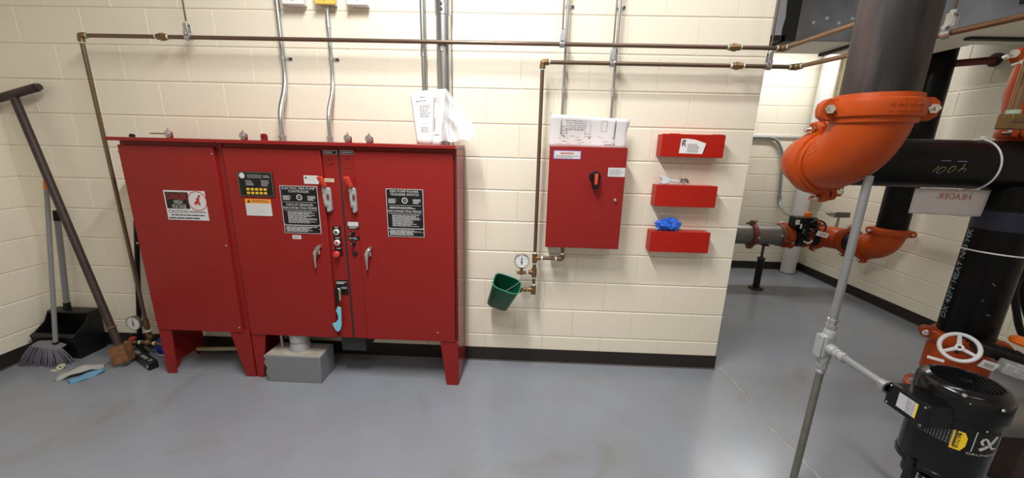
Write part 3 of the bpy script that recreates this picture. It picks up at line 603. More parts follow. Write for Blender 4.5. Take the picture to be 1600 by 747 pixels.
# --- second line
v0 = V((-1.2950, -0.1, 1.9630)); v1 = V((0.106, -0.1, 1.9630)); zw = (v0.z + v1.z) / 2; xv = ((-1.3010, -0.1, 1.3440))[0]; xf = v1.x
q1 = V((0.262, -0.968, 1.9620)); dv = V((q1.x - xf, q1.y - YP, 0)).normalized(); zb = ((-1.3050, -0.1, 0.591))[2]
t = thing('copper_sensing_line', 'shorter lower copper pipe with a drop to the gauge over the green bucket', 'pipe', (xv, YP, zb))
MB().cyl((xv, YP, zb), (xv, YP, zw), RC).build('drop_pipe', 'copper', t); MB().cyl((xv, YP, zw), (xf, YP, zw), RC).build('horizontal_pipe', 'copper', t); MB().cyl((xf, YP, zw), V((xf, YP, zw)) + dv * 2.6, RC).build('return_pipe', 'copper_hi', t)
elbow_fit(t, (xv, YP, zw), (1, 0, 0), (0, 0, -1)); elbow_fit(t, (xf, YP, zw), (-1, 0, 0), dv); union(t, (((-0.218, -0.1, 1.9620))[0], YP, zw), (1, 0, 0), 'white_tape')
clevis(t, (((-0.912, -0.1, 1.9680))[0], YP, zw), (1, 0, 0), 'clevis hanger with rod on the lower copper pipe, above the wall panel')
clevis(t, (((-0.049, -0.1, 1.9640))[0], YP, zw), (1, 0, 0), 'clevis hanger on the lower copper pipe at the end of the wall')
ph = V((xf, YP, zw)) + dv * ((V((0.244, -0.765, 1.9620)) - V((xf, YP, zw))).length); clevis(t, ph, dv, 'clevis hanger on the copper pipe behind the big upright black pipe')
z1_ = ((-1.3110, -0.1, 0.807))[2]; z2_ = ((-1.3080, -0.1, 0.71))[2]; xq = ((-1.1270, -0.1, 0.816))[0]
tee(t, (xv, YP, z1_), (0, 0, 1), (1, 0, 0)); seal(t, (xv, YP, z1_ + .035), (0, 0, 1), 'white_tape'); seal(t, (xv, YP, z1_ - .035), (0, 0, 1), 'white_tape')
MB().cyl((xv, YP, z1_), (xq, YP, z1_), RC).build('branch_pipe', 'copper', t); e = MB().tube(rounded([(xq - .03, YP, z1_), (xq, YP, z1_), (xq, YP, z1_ + .03)], .02), .016).build('elbow_fitting', 'brass', t); MB().cyl((xq, YP, z1_), (xq, YP, .91), RC).build('branch_pipe', 'copper', t)
seal(t, (xv + .045, YP, z1_), (1, 0, 0), 'white_tape'); seal(t, (xq - .04, YP, z1_), (1, 0, 0), 'white_tape'); seal(t, (xq, YP, z1_ + .035), (0, 0, 1), 'white_tape')
tee(t, (xv, YP, z2_), (0, 0, 1), (-1, 0, 0)); xg = ((-1.3820, -0.13, 0.718))[0]; MB().cyl((xg - .03, YP - .01, z2_), (xv, YP, z2_), .009).build('nipple', 'brass', t); valve(t, (xg, YP - .012, z2_), (1, 0, 0), (0, 0, 1)); seal(t, (xv - .045, YP - .003, z2_), (1, 0, 0), 'white_tape'); seal(t, (xv, YP, z2_ - .035), (0, 0, 1), 'white_tape')
tee(t, (xv, YP, zb), (0, 0, 1), (-1, 0, 0)); seal(t, (xv, YP, zb + .036), (0, 0, 1), 'white_tape'); MB().cyl((xv - .07, YP, zb), (xv, YP, zb), .0085).build('nipple', 'brass', t); valve(t, (xv - .055, YP - .005, zb), (1, 0, 0), (-1, -.4, 0.1))
gg = gauge(t, (-1.3830, -0.14, 0.794), .046); gc = V((-1.3830, -0.14, 0.794)); MB().cyl((gc.x, -.12, z2_), (gc.x, -.12, gc.z - .04), .008).build('gauge_stem', 'brass', gg)
# --- green bucket hung by its bail on the gauge valve
rc = V((-1.4700, -0.19, 0.659)); bc = V((-1.5370, -0.17, 0.464)); axd = (bc - rc).normalized()
t = thing('green_bucket', 'green plastic bucket hanging tilted by its wire under the wall gauge', 'bucket', bc)
fx = V((axd.z * -1, 0, axd.x)).normalized(); fx = V((-axd.z, 0, axd.x)).normalized()
if fx.x < 0: fx = -fx
fy = axd.cross(fx).normalized()
if fy.y > 0: fy = -fy
tl_ = Matrix.Rotation(math.radians(24), 3, fx); axd2 = tl_ @ axd; fy2 = tl_ @ fy
if axd2.y > axd.y: pass
def sq(a, e=.5): c_, s_ = math.cos(a), math.sin(a); return math.copysign(abs(c_) ** e, c_), math.copysign(abs(s_) ** e, s_)
def bucket_ring(h, wx, wy): return [rc + axd2 * h + fx * wx * sq(a)[0] + fy2 * wy * sq(a)[1] for a in [2 * math.pi * k / 32 for k in range(32)]]
Lb = .225; R_ = [bucket_ring(0, .088, .064), bucket_ring(.02, .0865, .063), bucket_ring(Lb - .012, .073, .053), bucket_ring(Lb, .066, .046), bucket_ring(Lb, .003, .003), bucket_ring(Lb - .006, .003, .003), bucket_ring(Lb - .006, .062, .042), bucket_ring(Lb - .014, .067, .046), bucket_ring(0, .084, .058)]
m = MB(); m.add([p for r in R_ for p in r], [(i * 32 + k, i * 32 + (k + 1) % 32, ((i + 1) % 9) * 32 + (k + 1) % 32, ((i + 1) % 9) * 32 + k) for i in range(9) for k in range(32)]); m.build('pail', 'bucket_green', t, smooth=50)
MB().tube(bucket_ring(.002, .088, .062), .0042, 8, closed=True).build('rim', 'bucket_rim', t)
s0, s1 = rc + fy2 * .064, rc - fy2 * .064; hk = V((gc.x + .005, -.135, z2_ - .012))
MB().tube(rounded([s0 + fx * .0, (s0 * .4 + hk * .6) + V((.02, -.01, -.01)), hk, (s1 * .5 + hk * .5) + V((-.02, .0, .005)), s1], .03), .0016, 6).build('bail_wire', 'zinc', t)

# ================================================================ wall panel, boxes
t = thing('control_panel', 'red wall-mounted control panel with black rotary switch', 'control panel', (-1.015, -.08, .89))
MB().box((-1.228, -.135, .892), (-.80, 0, 1.498)).build('enclosure', 'red_paint', t, bevel=.003)
f = Face((-1.2400, -0.15, 1.5040), (-0.787, -0.15, 0.893), -.15); f.x0, f.x1 = -1.241, -.789
d = f.plate(MB(), 0, 0, 1, 1, 0, .015).build('door', 'red_paint', t, bevel=.003); d['label'] = 'red door'
sw = V((-0.967, -0.152, 1.3270)); k = MB().lathe([(.034, 0), (.034, .006), (.030, .010), (.030, .014), (0, .014)], sw + V((0, .002, .006)), (0, -1, 0), 28).build('rotary_base', 'plastic_black', t)
MB().box((sw.x - .017, sw.y - .045, sw.z - .062), (sw.x + .019, sw.y - .010, sw.z + .03)).build('rotary_handle', 'plastic_black', k, bevel=.008, seg=3)
MB().box((sw.x - .008, sw.y - .0475, sw.z - .035), (sw.x + .010, sw.y - .044, sw.z + .027)).build('red_insert', 'grip_red', k, bevel=.002)
f = Face((-1.2180, -0.15, 1.4810), (-1.0570, -0.15, 1.4310), -.15); s_ = sheet('violet_label', f, 'label_violet', t, .001); f.plate(MB(), .03, .08, .97, .92, .0014, .0004).build('white_field', 'plate_white', s_, smooth=0); f.lines(MB(), .26, .55, .76, .8, 1, .0018, .8).build('red_print', 'ink_red_pale', s_, smooth=0); f.lines(MB(), .08, .14, .95, .45, 2, .0018, .4).build('fine_print', 'ink_grey', s_, smooth=0)
f = Face((-0.892, -0.15, 1.3890), (-0.792, -0.15, 1.3370), -.15); s_ = sheet('maker_label', f, 'plate_white', t, .001); f.lines(MB(), .08, .15, .95, .85, 5, .0014, .3, seed=5).build('fine_print', 'ink_grey', s_, smooth=0)
MB().lathe([(.010, 0), (.010, .008), (.006, .012), (0, .012)], (-0.837, -0.152, 1.1990), (0, -1, 0), 18).build('cam_lock', 'chrome', t)
MB().cyl((-.80, -.075, 1.205), (-.782, -.075, 1.205), .008, seg=12).build('side_plug', 'plastic_black', t)
for (u, v), lab, up in (((884, 60), 'left thin silver conduit running down to the wall panel', 0), ((961, 60), 'right thin silver conduit running down to the wall panel', 1)):
    p_ = ((-1.1700, -0.04, 1.8990), (-0.879, -0.04, 1.8340))[up]
    t = thing('panel_conduit', lab, 'conduit', (p_[0], -.04, 1.5), 'thin conduits above the wall panel')
    MB().cyl((p_[0], -.04, 1.498), (p_[0], -.04, H), .0089 + .0 * up, seg=14).build('pipe', 'galv', t)
    zz = ((-1.1720, -0.04, 1.8280), (-0.878, -0.04, 1.8200))[up][2]; MB().cyl((p_[0], -.04, zz - .022), (p_[0], -.04, zz + .022), .0108, seg=14).build('coupling', 'zinc', t)
    strap(t, (p_[0], -.04 + .028, ((-1.1590, -0.02, 2.2770))[2]), .0105)
# drawing in a plastic sleeve leaning behind the top of the panel
def warped(f, nx, nz, fn): 
    m = MB(); m.add([f.p(i / nx, j / nz, 0) + V(fn(i / nx, j / nz)) for j in range(nz + 1) for i in range(nx + 1)], [(j * (nx + 1) + i, j * (nx + 1) + i + 1, (j + 1) * (nx + 1) + i + 1, (j + 1) * (nx + 1) + i) for j in range(nz) for i in range(nx)]); return m
f = Face((-1.2380, -0.07, 1.6840), (-0.784, -0.07, 1.5040), -.07); f.z0 = 1.49
t = thing('wiring_drawing', 'wiring diagram sheet in clear sleeve standing on top of the wall panel', 'document', ((f.x0 + f.x1) / 2, -.07, 1.498))
f.z0 = 1.499
ww = lambda a, b: (-.006 * (1 - b) * (a < .02) + (.004 * math.sin(b * 9) if a > .97 else 0), -.012 * math.sin(a * 7) * b - .03 * b * b, -.018 * a * b)
o = warped(f, 24, 8, ww).build('sheet', 'paper', t); so = o.modifiers.new('th', 'SOLIDIFY'); so.thickness = .0008
def on_sheet(a, b, l=.0015): return f.p(a, b, l) + V(ww(a, b))
def sbar(m, a0, b0, a1, b1): m.add([on_sheet(a0, b0), on_sheet(a1, b0), on_sheet(a1, b1), on_sheet(a0, b1)], [(0, 1, 2, 3)])
m = MB(); r = random.Random(5)
for b in (.84, .77, .70, .645, .59, .56): 
    a = .16 + .04 * r.random()
    while a < .43: w_ = .02 + .06 * r.random(); sbar(m, a, b, min(a + w_, .44), b + .012); a += w_ + .012
for a0, a1, b0, b1 in ((.13, .14, .4, .85), (.15, .156, .4, .7), (.21, .216, .4, .6), (.45, .453, .35, .85), (.52, .523, .4, .8), (.66, .663, .55, .9), (.73, .734, .55, .9), (.66, .73, .895, .905), (.66, .73, .55, .56), (.45, .52, .45, .46), (.83, .845, .3, .9), (.835, .84, .28, .95), (.13, .22, .52, .53), (.13, .22, .44, .45), (.46, .56, .36, .37)): sbar(m, a0, b0, a1, b1)
for a, b in ((.18, .36), (.515, .33)): sbar(m, a - .011, b - .025, a + .011, b + .025)
for k in range(26): a = .1 + .75 * r.random(); b = .1 + .28 * r.random(); sbar(m, a, b, a + .03 + .04 * r.random(), b + .008)
sbar(m, .72, .1, .82, .13); sbar(m, .835, .09, .855, .16)
m.build('ink_lines', 'ink_grey', t, smooth=0)
o = warped(f, 24, 8, lambda a, b: (ww(a, b)[0] + (.006 * (a * 2 - 1)), ww(a, b)[1] - .004 - .003 * math.sin(a * 23) * b, ww(a, b)[2] + .004 * b)).build('clear_sleeve', 'sleeve_film', t)
MB().ring(f.p(.03, .98, .004) + V((.0, -.02, .005)), (.3, 1, 0), .016, .0012, 20, 6).build('binder_ring', 'zinc', t)
YF = -.085
for k, (z0, z1, lab) in enumerate(((1.459, 1.591, 'top red metal box on the wall, with a white sticker'), (1.159, 1.291, 'middle red metal box on the wall, carrying an open-end wrench'), (.868, 1.002, 'bottom red metal box on the wall, carrying blue gloves'))):
    t = thing('red_wall_box', lab, 'box', (-.39, -.04, z0), 'red boxes on the wall')
    x0, x1 = -.577, -.208
    MB().box((x0 + .002, YF + .014, z0 + .002), (x1 - .002, 0, z1 - .002)).build('body', 'red_box', t, bevel=.002)
    MB().box((x0, YF, z0), (x1, YF + .0135, z1)).build('lid', 'red_box', t, bevel=.002)
    if k == 0:
        f = Face((-0.47, -0.088, 1.5640), (-0.322, -0.088, 1.4810), YF)
        m = MB(); m.add([f.p(0, 0, .001), f.p(.93, -.02, .001), f.p(1.0, .66, .006), f.p(1.0, .72, .012), f.p(.6, .95, .004), f.p(.3, 1.02, .001), f.p(0.04, 1.0, .001)], [(0, 1, 2, 3, 4, 5, 6)])
        s_ = m.build('sticker', 'paper', t); m = MB(); f.text(m, 'R', .08, .5, .25, .83, .0035); f.plate(m, .09, .86, .23, .92, .003, .0003); m.build('black_print', 'ink', s_, smooth=0); f.lines(MB(), .3, .08, .9, .7, 6, .0042, .25, seed=3).build('fine_print', 'ink_grey', s_, smooth=0)
        for x in (-.50, -.25): MB().box((x - .03, YF + .006, z1), (x + .03, YF + .022, z1 + .003)).build('hinge', 'red_box', t)
# wrench on the middle box
zt = 1.2925; t = thing('open_end_wrench', 'steel open-end wrench lying on the middle red box', 'wrench', (-.46, -.05, zt))
p_ = [V((-.545, -.072, zt)), V((-.40, -.045, zt))]; dx = (p_[1] - p_[0]).normalized(); dy = V((0, .55, .80)); nn_ = dx.cross(dy).normalized()
m = MB(); c_ = p_[0] + dx * .02 + V((0, .012, .024))
jaw = [(-.034, .022), (-.020, .012), (-.012, .0), (-.020, -.012), (-.034, -.022), (-.012, -.032), (.014, -.028), (.034, -.011), (.034, .011), (.014, .028), (-.012, .032)]
m.prism([c_ + dx * a + dy * b for a, b in jaw], nn_ * .009); m.build('jaw', 'label_silver', t, bevel=.002)
m = MB(); m.prism([c_ + dx * a + dy * b + V((0, 0, -.0)) for a, b in ((.03, .010), (.03, -.010), (.135, -.022), (.14, -.015), (.135, -.006))], nn_ * .006); m.build('shank', 'label_silver', t, bevel=.002)
tc = thing('chain', 'small dark chain heaped on the middle red box beside the wrench', 'chain', (-.40, -.045, zt))
r = random.Random(2)
for k in range(22):
    a = k * .55; p = V((-.40 + .030 * math.cos(a) * (1 - k / 40), -.045 + .018 * math.sin(a), zt + .012 + .0011 * k)); MB().ring(p, (r.uniform(-1, 1), r.uniform(-1, 1), r.uniform(-.5, .5)), .0055, .0013, 10, 5).build('link', 'dark_iron', tc)
# gloves on the bottom box
def lump(name, c, sz, mm, parent, seed, nz=26, fold=.25, fr=9):
    m = MB(); r = random.Random(seed); ph = [r.uniform(0, 6) for _ in range(6)]; seg = 36; rings = 18
    vs = []
    for i in range(rings + 1):
        v = math.pi * i / rings
        for k in range(seg):
            a = 2 * math.pi * k / seg; f_ = 1 + fold * (.5 * math.sin(fr * a * .5 + ph[0] + 2 * v) + .35 * math.sin(5 * v + ph[1] + 3 * math.cos(a)) + .25 * math.sin(fr * v + ph[2] - 2 * a))
            x, y, z = math.sin(v) * math.cos(a) * f_, math.sin(v) * math.sin(a) * f_, -math.cos(v) * (1 + .5 * (f_ - 1)); x = math.copysign(abs(x) ** .75, x); vs.append(V(c) + V((x * sz[0], y * sz[1], max(z, -.96) * sz[2])))
    m.add(vs, [(i * seg + k, i * seg + (k + 1) % seg, (i + 1) * seg + (k + 1) % seg, (i + 1) * seg + k) for i in range(rings) for k in range(seg)]); return m.build(name, mm, parent, smooth=28)
t = thing('blue_gloves', 'crumpled pair of blue gloves on the bottom red box', 'gloves', (-.47, -.048, 1.003))
lump('glove', (-.482, -.046, 1.036), (.058, .030, .033), 'glove_blue', t, 4, fold=.45, fr=13); lump('glove', (-.452, -.055, 1.041), (.052, .026, .038), 'glove_blue', t, 9, fold=.5, fr=15)
m = MB()
for k in range(4): m.tube(rounded([(-.47 + .004 * k, -.055, 1.030 + .007 * k), (-.43, -.075, 1.034 + .006 * k), (-.405 + .004 * (k % 2), -.072, 1.026 + .010 * k)], .02), [.0085] * 9, 10)
m.build('finger', 'glove_blue', t)
lump('cuff', (-.535, -.055, 1.011), (.012, .012, .007), 'cloth_grey', t, 3)

# ================================================================ papers on the cabinet top
def page(t, name, tl, tr, br, bl, m_, bow=.01, nx=10, nz=10, th=.0008):
    tl, tr, br, bl = map(V, (tl, tr, br, bl))
    def q(a, b, l=0): p = (bl * (1 - a) + br * a) * (1 - b) + (tl * (1 - a) + tr * a) * b; return p + V((0, -bow * math.sin(math.pi * a) - l, 0))
    m = MB(); m.add([q(i / nx, j / nz) for j in range(nz + 1) for i in range(nx + 1)], [(j * (nx + 1) + i, j * (nx + 1) + i + 1, (j + 1) * (nx + 1) + i + 1, (j + 1) * (nx + 1) + i) for j in range(nz) for i in range(nx)])
    o = m.build(name, m_, t); so = o.modifiers.new('th', 'SOLIDIFY'); so.thickness = th; return o, q
def qlines(m, q, a0, b0, a1, b1, n, seed, fill=.4):
    r = random.Random(seed); h = (b1 - b0) / n
    for i in range(n):
        z = b1 - h * (i + .5); x = a0; end = a1 - (a1 - a0) * .3 * r.random()
        while x < end: w = min((a1 - a0) * (.08 + .2 * r.random()), end - x + .001); m.add([q(x, z - h * fill / 2, .001), q(x + w, z - h * fill / 2, .001), q(x + w, z + h * fill / 2, .001), q(x, z + h * fill / 2, .001)], [(0, 1, 2, 3)]); x += w + .02
P = [(-2.0380, -0.2, 1.7730), (-1.9010, -0.2, 1.7910), (-1.9060, -0.25, 1.5120), (-1.9930, -0.25, 1.5150)]
t = thing('instruction_page', 'printed page standing on the cabinet top against the silver conduit', 'paper', (P[3][0] + .05, -.25, 1.494))
P[2] = (P[2][0], P[2][1], 1.4955); P[3] = (P[3][0], P[3][1], 1.4955)
o, q = page(t, 'sheet', *P, 'paper_pink', .012)
m = MB(); qlines(m, q, .42, .87, .68, .90, 1, 1, .6); qlines(m, q, .22, .80, .86, .83, 1, 2, .6); qlines(m, q, .38, .50, .88, .74, 7, 3); qlines(m, q, .50, .375, .72, .395, 1, 4, .6); qlines(m, q, .38, .22, .86, .33, 4, 5)
m.build('print', 'ink_grey', t, smooth=0)
P = [(-1.9130, -0.16, 1.7970), (-1.8420, -0.16, 1.8030), (-1.8620, -0.25, 1.5060), (-1.9120, -0.25, 1.5120)]
t = thing('bagged_manual', 'white manual inside a clear plastic bag on the cabinet top', 'plastic bag', (P[2][0], -.22, 1.494))
P[2] = (P[2][0], P[2][1], 1.4955); P[3] = (P[3][0], P[3][1], 1.4955)
o, q = page(t, 'manual', *P, 'paper', .004, th=.004); m = MB(); qlines(m, q, .15, .75, .8, .86, 3, 8, .3); qlines(m, q, .25, .16, .9, .19, 1, 9, .7); m.add([q(.2, .25, .004), q(.3, .25, .004), q(.3, .5, .004), q(.2, .5, .004)], [(0, 1, 2, 3)]); m.build('print', 'ink_grey', t, smooth=0)
# bag: a sagging film sheet, pinched at the top left
tl = V((-1.8430, -0.155, 1.8030)); br = V((-1.6610, -0.24, 1.5290)); bl = V((-1.8620, -0.25, 1.5100)); tr = V((-1.6730, -0.2, 1.5960)); bl.z = max(bl.z, 1.497)
nx, nz = 26, 22; vs = []
for j in range(nz + 1):
    b = j / nz
    Lp = bl * (1 - b) + tl * b; Rp = (br * (1 - b / .22) + tr * (b / .22)) if b < .22 else (tr * (1 - (b - .22) / .78) + (tl + V((.004, 0, 0))) * ((b - .22) / .78))
    for i in range(nx + 1):
        a = i / nx; p = Lp * (1 - a) + Rp * a; k = math.sin(math.pi * min(1, a)) * (1 - b) ** .7
        vs.append(p + V((0, -.035 * k + .012 * (1 - b) * math.sin(a * 17 + b * 9) * (b < .4) - .006 * math.sin(a * 6 + b * 14), .006 * math.sin(a * 13) * (b < .3))))
m = MB(); m.add(vs, [(j * (nx + 1) + i, j * (nx + 1) + i + 1, (j + 1) * (nx + 1) + i + 1, (j + 1) * (nx + 1) + i) for j in range(nz) for i in range(nx)]); m.build('film', 'clear_film', t, smooth=180)
m = MB(); m.add([p + V((0, .05 * math.sin(math.pi * (k % (nx + 1)) / nx) + .004, 0)) for k, p in enumerate(vs)], [(j * (nx + 1) + i, j * (nx + 1) + i + 1, (j + 1) * (nx + 1) + i + 1, (j + 1) * (nx + 1) + i) for j in range(nz) for i in range(nx)]); m.build('film', 'clear_film', t, smooth=180)

# ================================================================ left corner
# T-handled iron key
b0 = V((-4.045, -.235, .10)); tp = V((-4.5380, -0.06, 1.7200))
t = thing('valve_key', 'long rusty iron T-handle valve key leaning against the wall', 'tool', (-4.04, -.235, 0))
MB().cyl(b0, tp, .021, seg=18).build('shaft', 'dark_iron', t)
ta, tb = V((-4.3760, -0.06, 1.7730)), V((-4.6280, -0.06, 1.7070)); tb = tb + (tb - ta) * .9
d_ = (ta - tb).normalized()
m = MB(); x, y, a = orth(d_); m.lathe([(.0, .02), (.019, .02), (.019, 0), (.024, 0), (.024, -(ta - tb).length), (0, -(ta - tb).length)], ta, d_, 18, cap=False); m.build('cross_bar', 'dark_iron', t)
ax_ = (tp - b0).normalized(); x = V((1, .25, 0)); x = (x - ax_ * x.dot(ax_)).normalized(); y = ax_.cross(x)
m = MB(); m.obox(b0 - ax_ * .02, x * .042, y * .042, ax_ * .055)
for k in m.v: k.z = max(k.z, .0)
m.build('socket', 'rust', t, bevel=.004)
MB().obox(b0 + ax_ * .036, x * .03, y * .03, ax_ * .008).build('weld_collar', 'rust', t, bevel=.004)
MB().ring(b0 + ax_ * .17, ax_, .0225, .006, 20, 8).build('weld_bead', 'rust', t)
# broom
t = thing('broom', 'angle broom with grey bristles and grey handle leaning in the corner', 'broom', (-4.56, -.27, 0))
h0, h1 = V((-4.480, -.245, .12)), V((-4.5160, -0.03, 1.1980))
MB().cyl(h0, h1, .0125, seg=14).build('handle', 'handle_grey', t); dh = (h1 - h0).normalized(); MB().cyl(h1 - dh * .055, h1 + dh * .004, .0140, seg=14).build('handle_tip', 'orange_plastic', t); MB().cyl(h0 - dh * .02, h0 + dh * .03, .016, seg=14).build('socket', 'plastic_black', t)
MB().prism([(-4.600, -.292, .130), (-4.445, -.283, .105), (-4.425, -.275, .115), (-4.43, -.26, .122), (-4.52, -.262, .150), (-4.605, -.275, .150)], (.004, .042, .006)).build('head', 'broom_grey', t, bevel=.008)
m = MB(); r = random.Random(6)
for k in range(240):
    a = r.random(); b = r.random(); top = V((-4.600 + .17 * a, -.286 + .036 * b, .142 - .03 * a)); bot = V((-4.70 + .315 * a + r.uniform(-.01, .01), -.315 + .085 * b + .01 * r.random(), .003 + .004 * r.random())); mid = (top + bot) / 2 + V((-.006 + .02 * a, -.006, 0)); m.tube([top, mid, bot], [.0034, .0032, .002], 4)
o = m.build('bristles', 'bristle', t); o['kind'] = 'stuff'
# dustpan
t = thing('dustpan', 'black upright lobby dustpan with grey handle standing in the corner', 'dustpan', (-4.53, -.1, 0))
xl, xr = -4.675, -4.40
m = MB()
m.box((xl, -.195, 0), (xr, -.035, .01)); m.prism([(xl - .008, -.035, 0), (xr + .008, -.035, 0), (xr + .016, -.022, .30), (xl - .016, -.022, .30)], (0, .006, 0))
m.prism([(xl, -.195, 0), (xr, -.195, 0), (xr + .006, -.213, .17), (xl - .006, -.213, .17)], (0, .006, 0)); m.build('pan', 'plastic_black', t, bevel=.004)
for x, s in ((xl, -1), (xr, 1)):
    MB().prism([(x, -.195, 0), (x, -.03, 0), (x + s * .012, -.022, .30), (x + s * .012, -.085, .30), (x + s * .006, -.125, .235), (x + s * .006, -.215, .17)], (s * .006, 0, 0)).build('side', 'plastic_black', t, bevel=.002)
MB().box((xl - .012, -.10, .285), (xr + .014, -.02, .302)).build('hood', 'plastic_black', t, bevel=.008)
MB().prism([(xl - .014, -.222, .168), (xr + .012, -.222, .168), (xr + .014, -.20, .186), (xl - .014, -.20, .186)], (0, .012, 0)).build('lip', 'plastic_black', t, bevel=.004)
h0, h1 = V((-4.5890, -0.05, 0.268)), V((-4.5010, -0.03, 0.995)); h0.z = .30
dh = (h1 - h0).normalized(); MB().cyl(h0 + dh * .03, h1, .0165, seg=14).build('handle', 'handle_grey', t); MB().cyl(h0 - dh * .0, h0 + dh * .05, .021, .019, seg=14).build('handle_socket', 'plastic_black', t); MB().cyl(h1 - dh * .06, h1 + dh * .008, .0190, seg=14).build('grip', 'plastic_black', t)
# folded cleaning pad on the floor
def ribbon(name, pts, w0, mm, parent, th=.008):
    m = MB(); P = [V(p) for p in pts]; n = len(P); nx = 6; vs = []
    for i, p in enumerate(P):
        tt = (P[min(i + 1, n - 1)] - P[max(i - 1, 0)]).normalized(); s = V((-tt.y, tt.x, 0)).normalized(); w = w0 * (.55 + .45 * math.sin(math.pi * (i + .6) / (n + .2)))
        for k in range(nx + 1): e = (k / nx - .5) * 2; vs.append(p + s * e * w + V((0, 0, .012 * (1 - e * e) + .004 * math.sin(i * 1.1 + e * 2))))
    m.add(vs, [(i * (nx + 1) + k, i * (nx + 1) + k + 1, (i + 1) * (nx + 1) + k + 1, (i + 1) * (nx + 1) + k) for i in range(n - 1) for k in range(nx)])
    o = m.build(name, mm, parent, smooth=60); so = o.modifiers.new('th', 'SOLIDIFY'); so.thickness = th; so.offset = 1; return o
t = thing('cleaning_cloth', 'grey and light blue cleaning cloth folded on the floor near the broom', 'cloth', (-4.19, -.38, 0))
ribbon('grey_side', [(-4.275 + .15 * s, -.44 + .155 * s ** .8, .004 + .03 * math.sin(s * 3.0)) for s in [i / 12 for i in range(13)]], .043, 'cloth_grey', t)
ribbon('blue_side', [(-4.17 + .07 * s, -.455 + .14 * s, .003 + .006 * s) for s in [i / 10 for i in range(11)]], .042, 'cloth_blue', t, .006)
t = thing('tape_roll', 'small white roll lying on the floor beside the broom', 'roll', (-4.385, -.315, 0))
m = MB(); m.lathe([(.008, -.014), (.017, -.014), (.017, .014), (.008, .014)], (-4.385, -.315, .017), (.5, -1, .2), 18, closed=True); m.build('roll', 'label_cream', t); MB().box((-4.43, -.345, .0005), (-4.39, -.325, .0015)).build('loose_end', 'label_cream', t)
# black level
t = thing('spirit_level', 'black box level with grey windows lying on the floor by the cabinet leg', 'level', (-3.93, -.21, 0))
a_, b_ = V((-4.09, -.125, .028)), V((-3.80, -.275, .028)); dx = (b_ - a_).normalized(); dy = V((-dx.y, dx.x, 0))
c_ = (a_ + b_) / 2; MB().obox(c_, dx * (b_ - a_).length / 2, dy * .026, V((0, 0, .027))).build('bar', 'plastic_black', t, bevel=.004)
for s, L in ((-.07, .035), (.045, .042)): MB().obox(c_ + dx * s + dy * -.004 + V((0, 0, .0275)), dx * L, dy * .010, V((0, 0, .0012))).build('window', 'handle_grey', t, bevel=.001)
MB().obox(c_ + dx * .125 + V((0, 0, .0275)), dx * .012, dy * .010, V((0, 0, .0012))).build('window', 'handle_grey', t, bevel=.001)
MB().ring(c_ + dx * .15 + dy * -.027 , dy, .010, .002, 16, 6).build('end_ring', 'zinc', t)
# black pole behind the sensing line, black rods on the floor, blue bottle
t = thing('black_pole', 'thin black pole leaning behind the copper drop pipe', 'pole', (-4.115, -.055, 0)); MB().cyl((-4.115, -.055, .03), (-3.975, -.02, .95), .014, seg=14).build('shaft', 'plastic_black', t); MB().cyl((-4.12, -.056, 0), (-4.115, -.055, .04), .02, seg=14).build('foot', 'rubber_black', t)
t = thing('pry_bar', 'black bar lying on the floor behind the rusty socket', 'bar', (-4.05, -.06, 0)); MB().tube(rounded([(-4.20, -.03, .10), (-4.13, -.06, .075), (-4.00, -.12, .012)], .03), .010, 10).build('shaft', 'rubber_black', t); MB().ball((-4.235, -.055, .018), .018).build('knob', 'rubber_black', t)
t = thing('blue_bottle', 'royal blue jug standing behind the copper valves beside the cabinet leg', 'bottle', (-3.89, -.07, 0)); MB().lathe([(.06, 0), (.065, .01), (.065, .085), (.05, .115), (.028, .135), (.028, .16), (.0, .16)], (-3.885, -.07, 0), (0, 0, 1), 24).build('jug', 'royal_blue', t); MB().lathe([(.067, 0), (.067, .018)], (-3.885, -.07, .004), (0, 0, 1), 24).build('white_band', 'plate_white', t); MB().lathe([(.031, 0), (.031, .02), (0, .022)], (-3.885, -.07, .155), (0, 0, 1), 18).build('cap', 'royal_blue', t)

# ================================================================ big piping on the right
RB = .1095; RE = .188; PX, PY, PZ = -.13, -.945, 1.468
def coupling(c, a, lug, lab, r=RB, mm='orange_iron', wide=1.0):
    c, a = V(c), V(a).normalized(); l = V(lug); l = (l - a * l.dot(a)).normalized(); s = a.cross(l)
    t = thing('pipe_coupling', lab, 'pipe coupling', c, 'grooved pipe couplings'); k = r / RB
    aw = wide; m = MB(); m.lathe([(r - .001, -.036 * k * aw), (r + .012 * k, -.037 * k * aw), (r + .015 * k, -.024 * k * aw), (r + .024 * k, -.021 * k * aw), (r + .026 * k, -.014 * k * aw), (r + .026 * k, .014 * k * aw), (r + .024 * k, .021 * k * aw), (r + .015 * k, .024 * k * aw), (r + .012 * k, .037 * k * aw), (r - .001, .036 * k * aw)], c, a, 48, closed=True); m.build('housing', mm, t, smooth=25)
    for g in (-1, 1):
        q = c + l * g * (r + .030 * k)
        for h in (-1, 1):
            m = MB(); pts = [(-.034, -.030), (.010, -.030), (.028, -.018), (.032, 0), (.028, .018), (.010, .030), (-.034, .030)]
            m.prism([q + l * g * u * k + a * w * k * wide + s * h * .004 * k for u, w in pts], s * h * .022 * k); m.build('bolt_pad', mm, t, bevel=.004 * k)
        m = MB(); m.cyl(q + l * g * .006 * k - s * .062 * k, q + l * g * .006 * k + s * .048 * k, .0085 * k, seg=12); m.hexn(q + l * g * .006 * k - s * .036 * k, s, .0165 * k, .014 * k); m.lathe([(.018 * k, 0), (.017 * k, .008 * k), (.010 * k, .012 * k), (0, .013 * k)], q + l * g * .006 * k + s * .027 * k, s, 16); m.build('bolt', 'chrome', t)
    return t
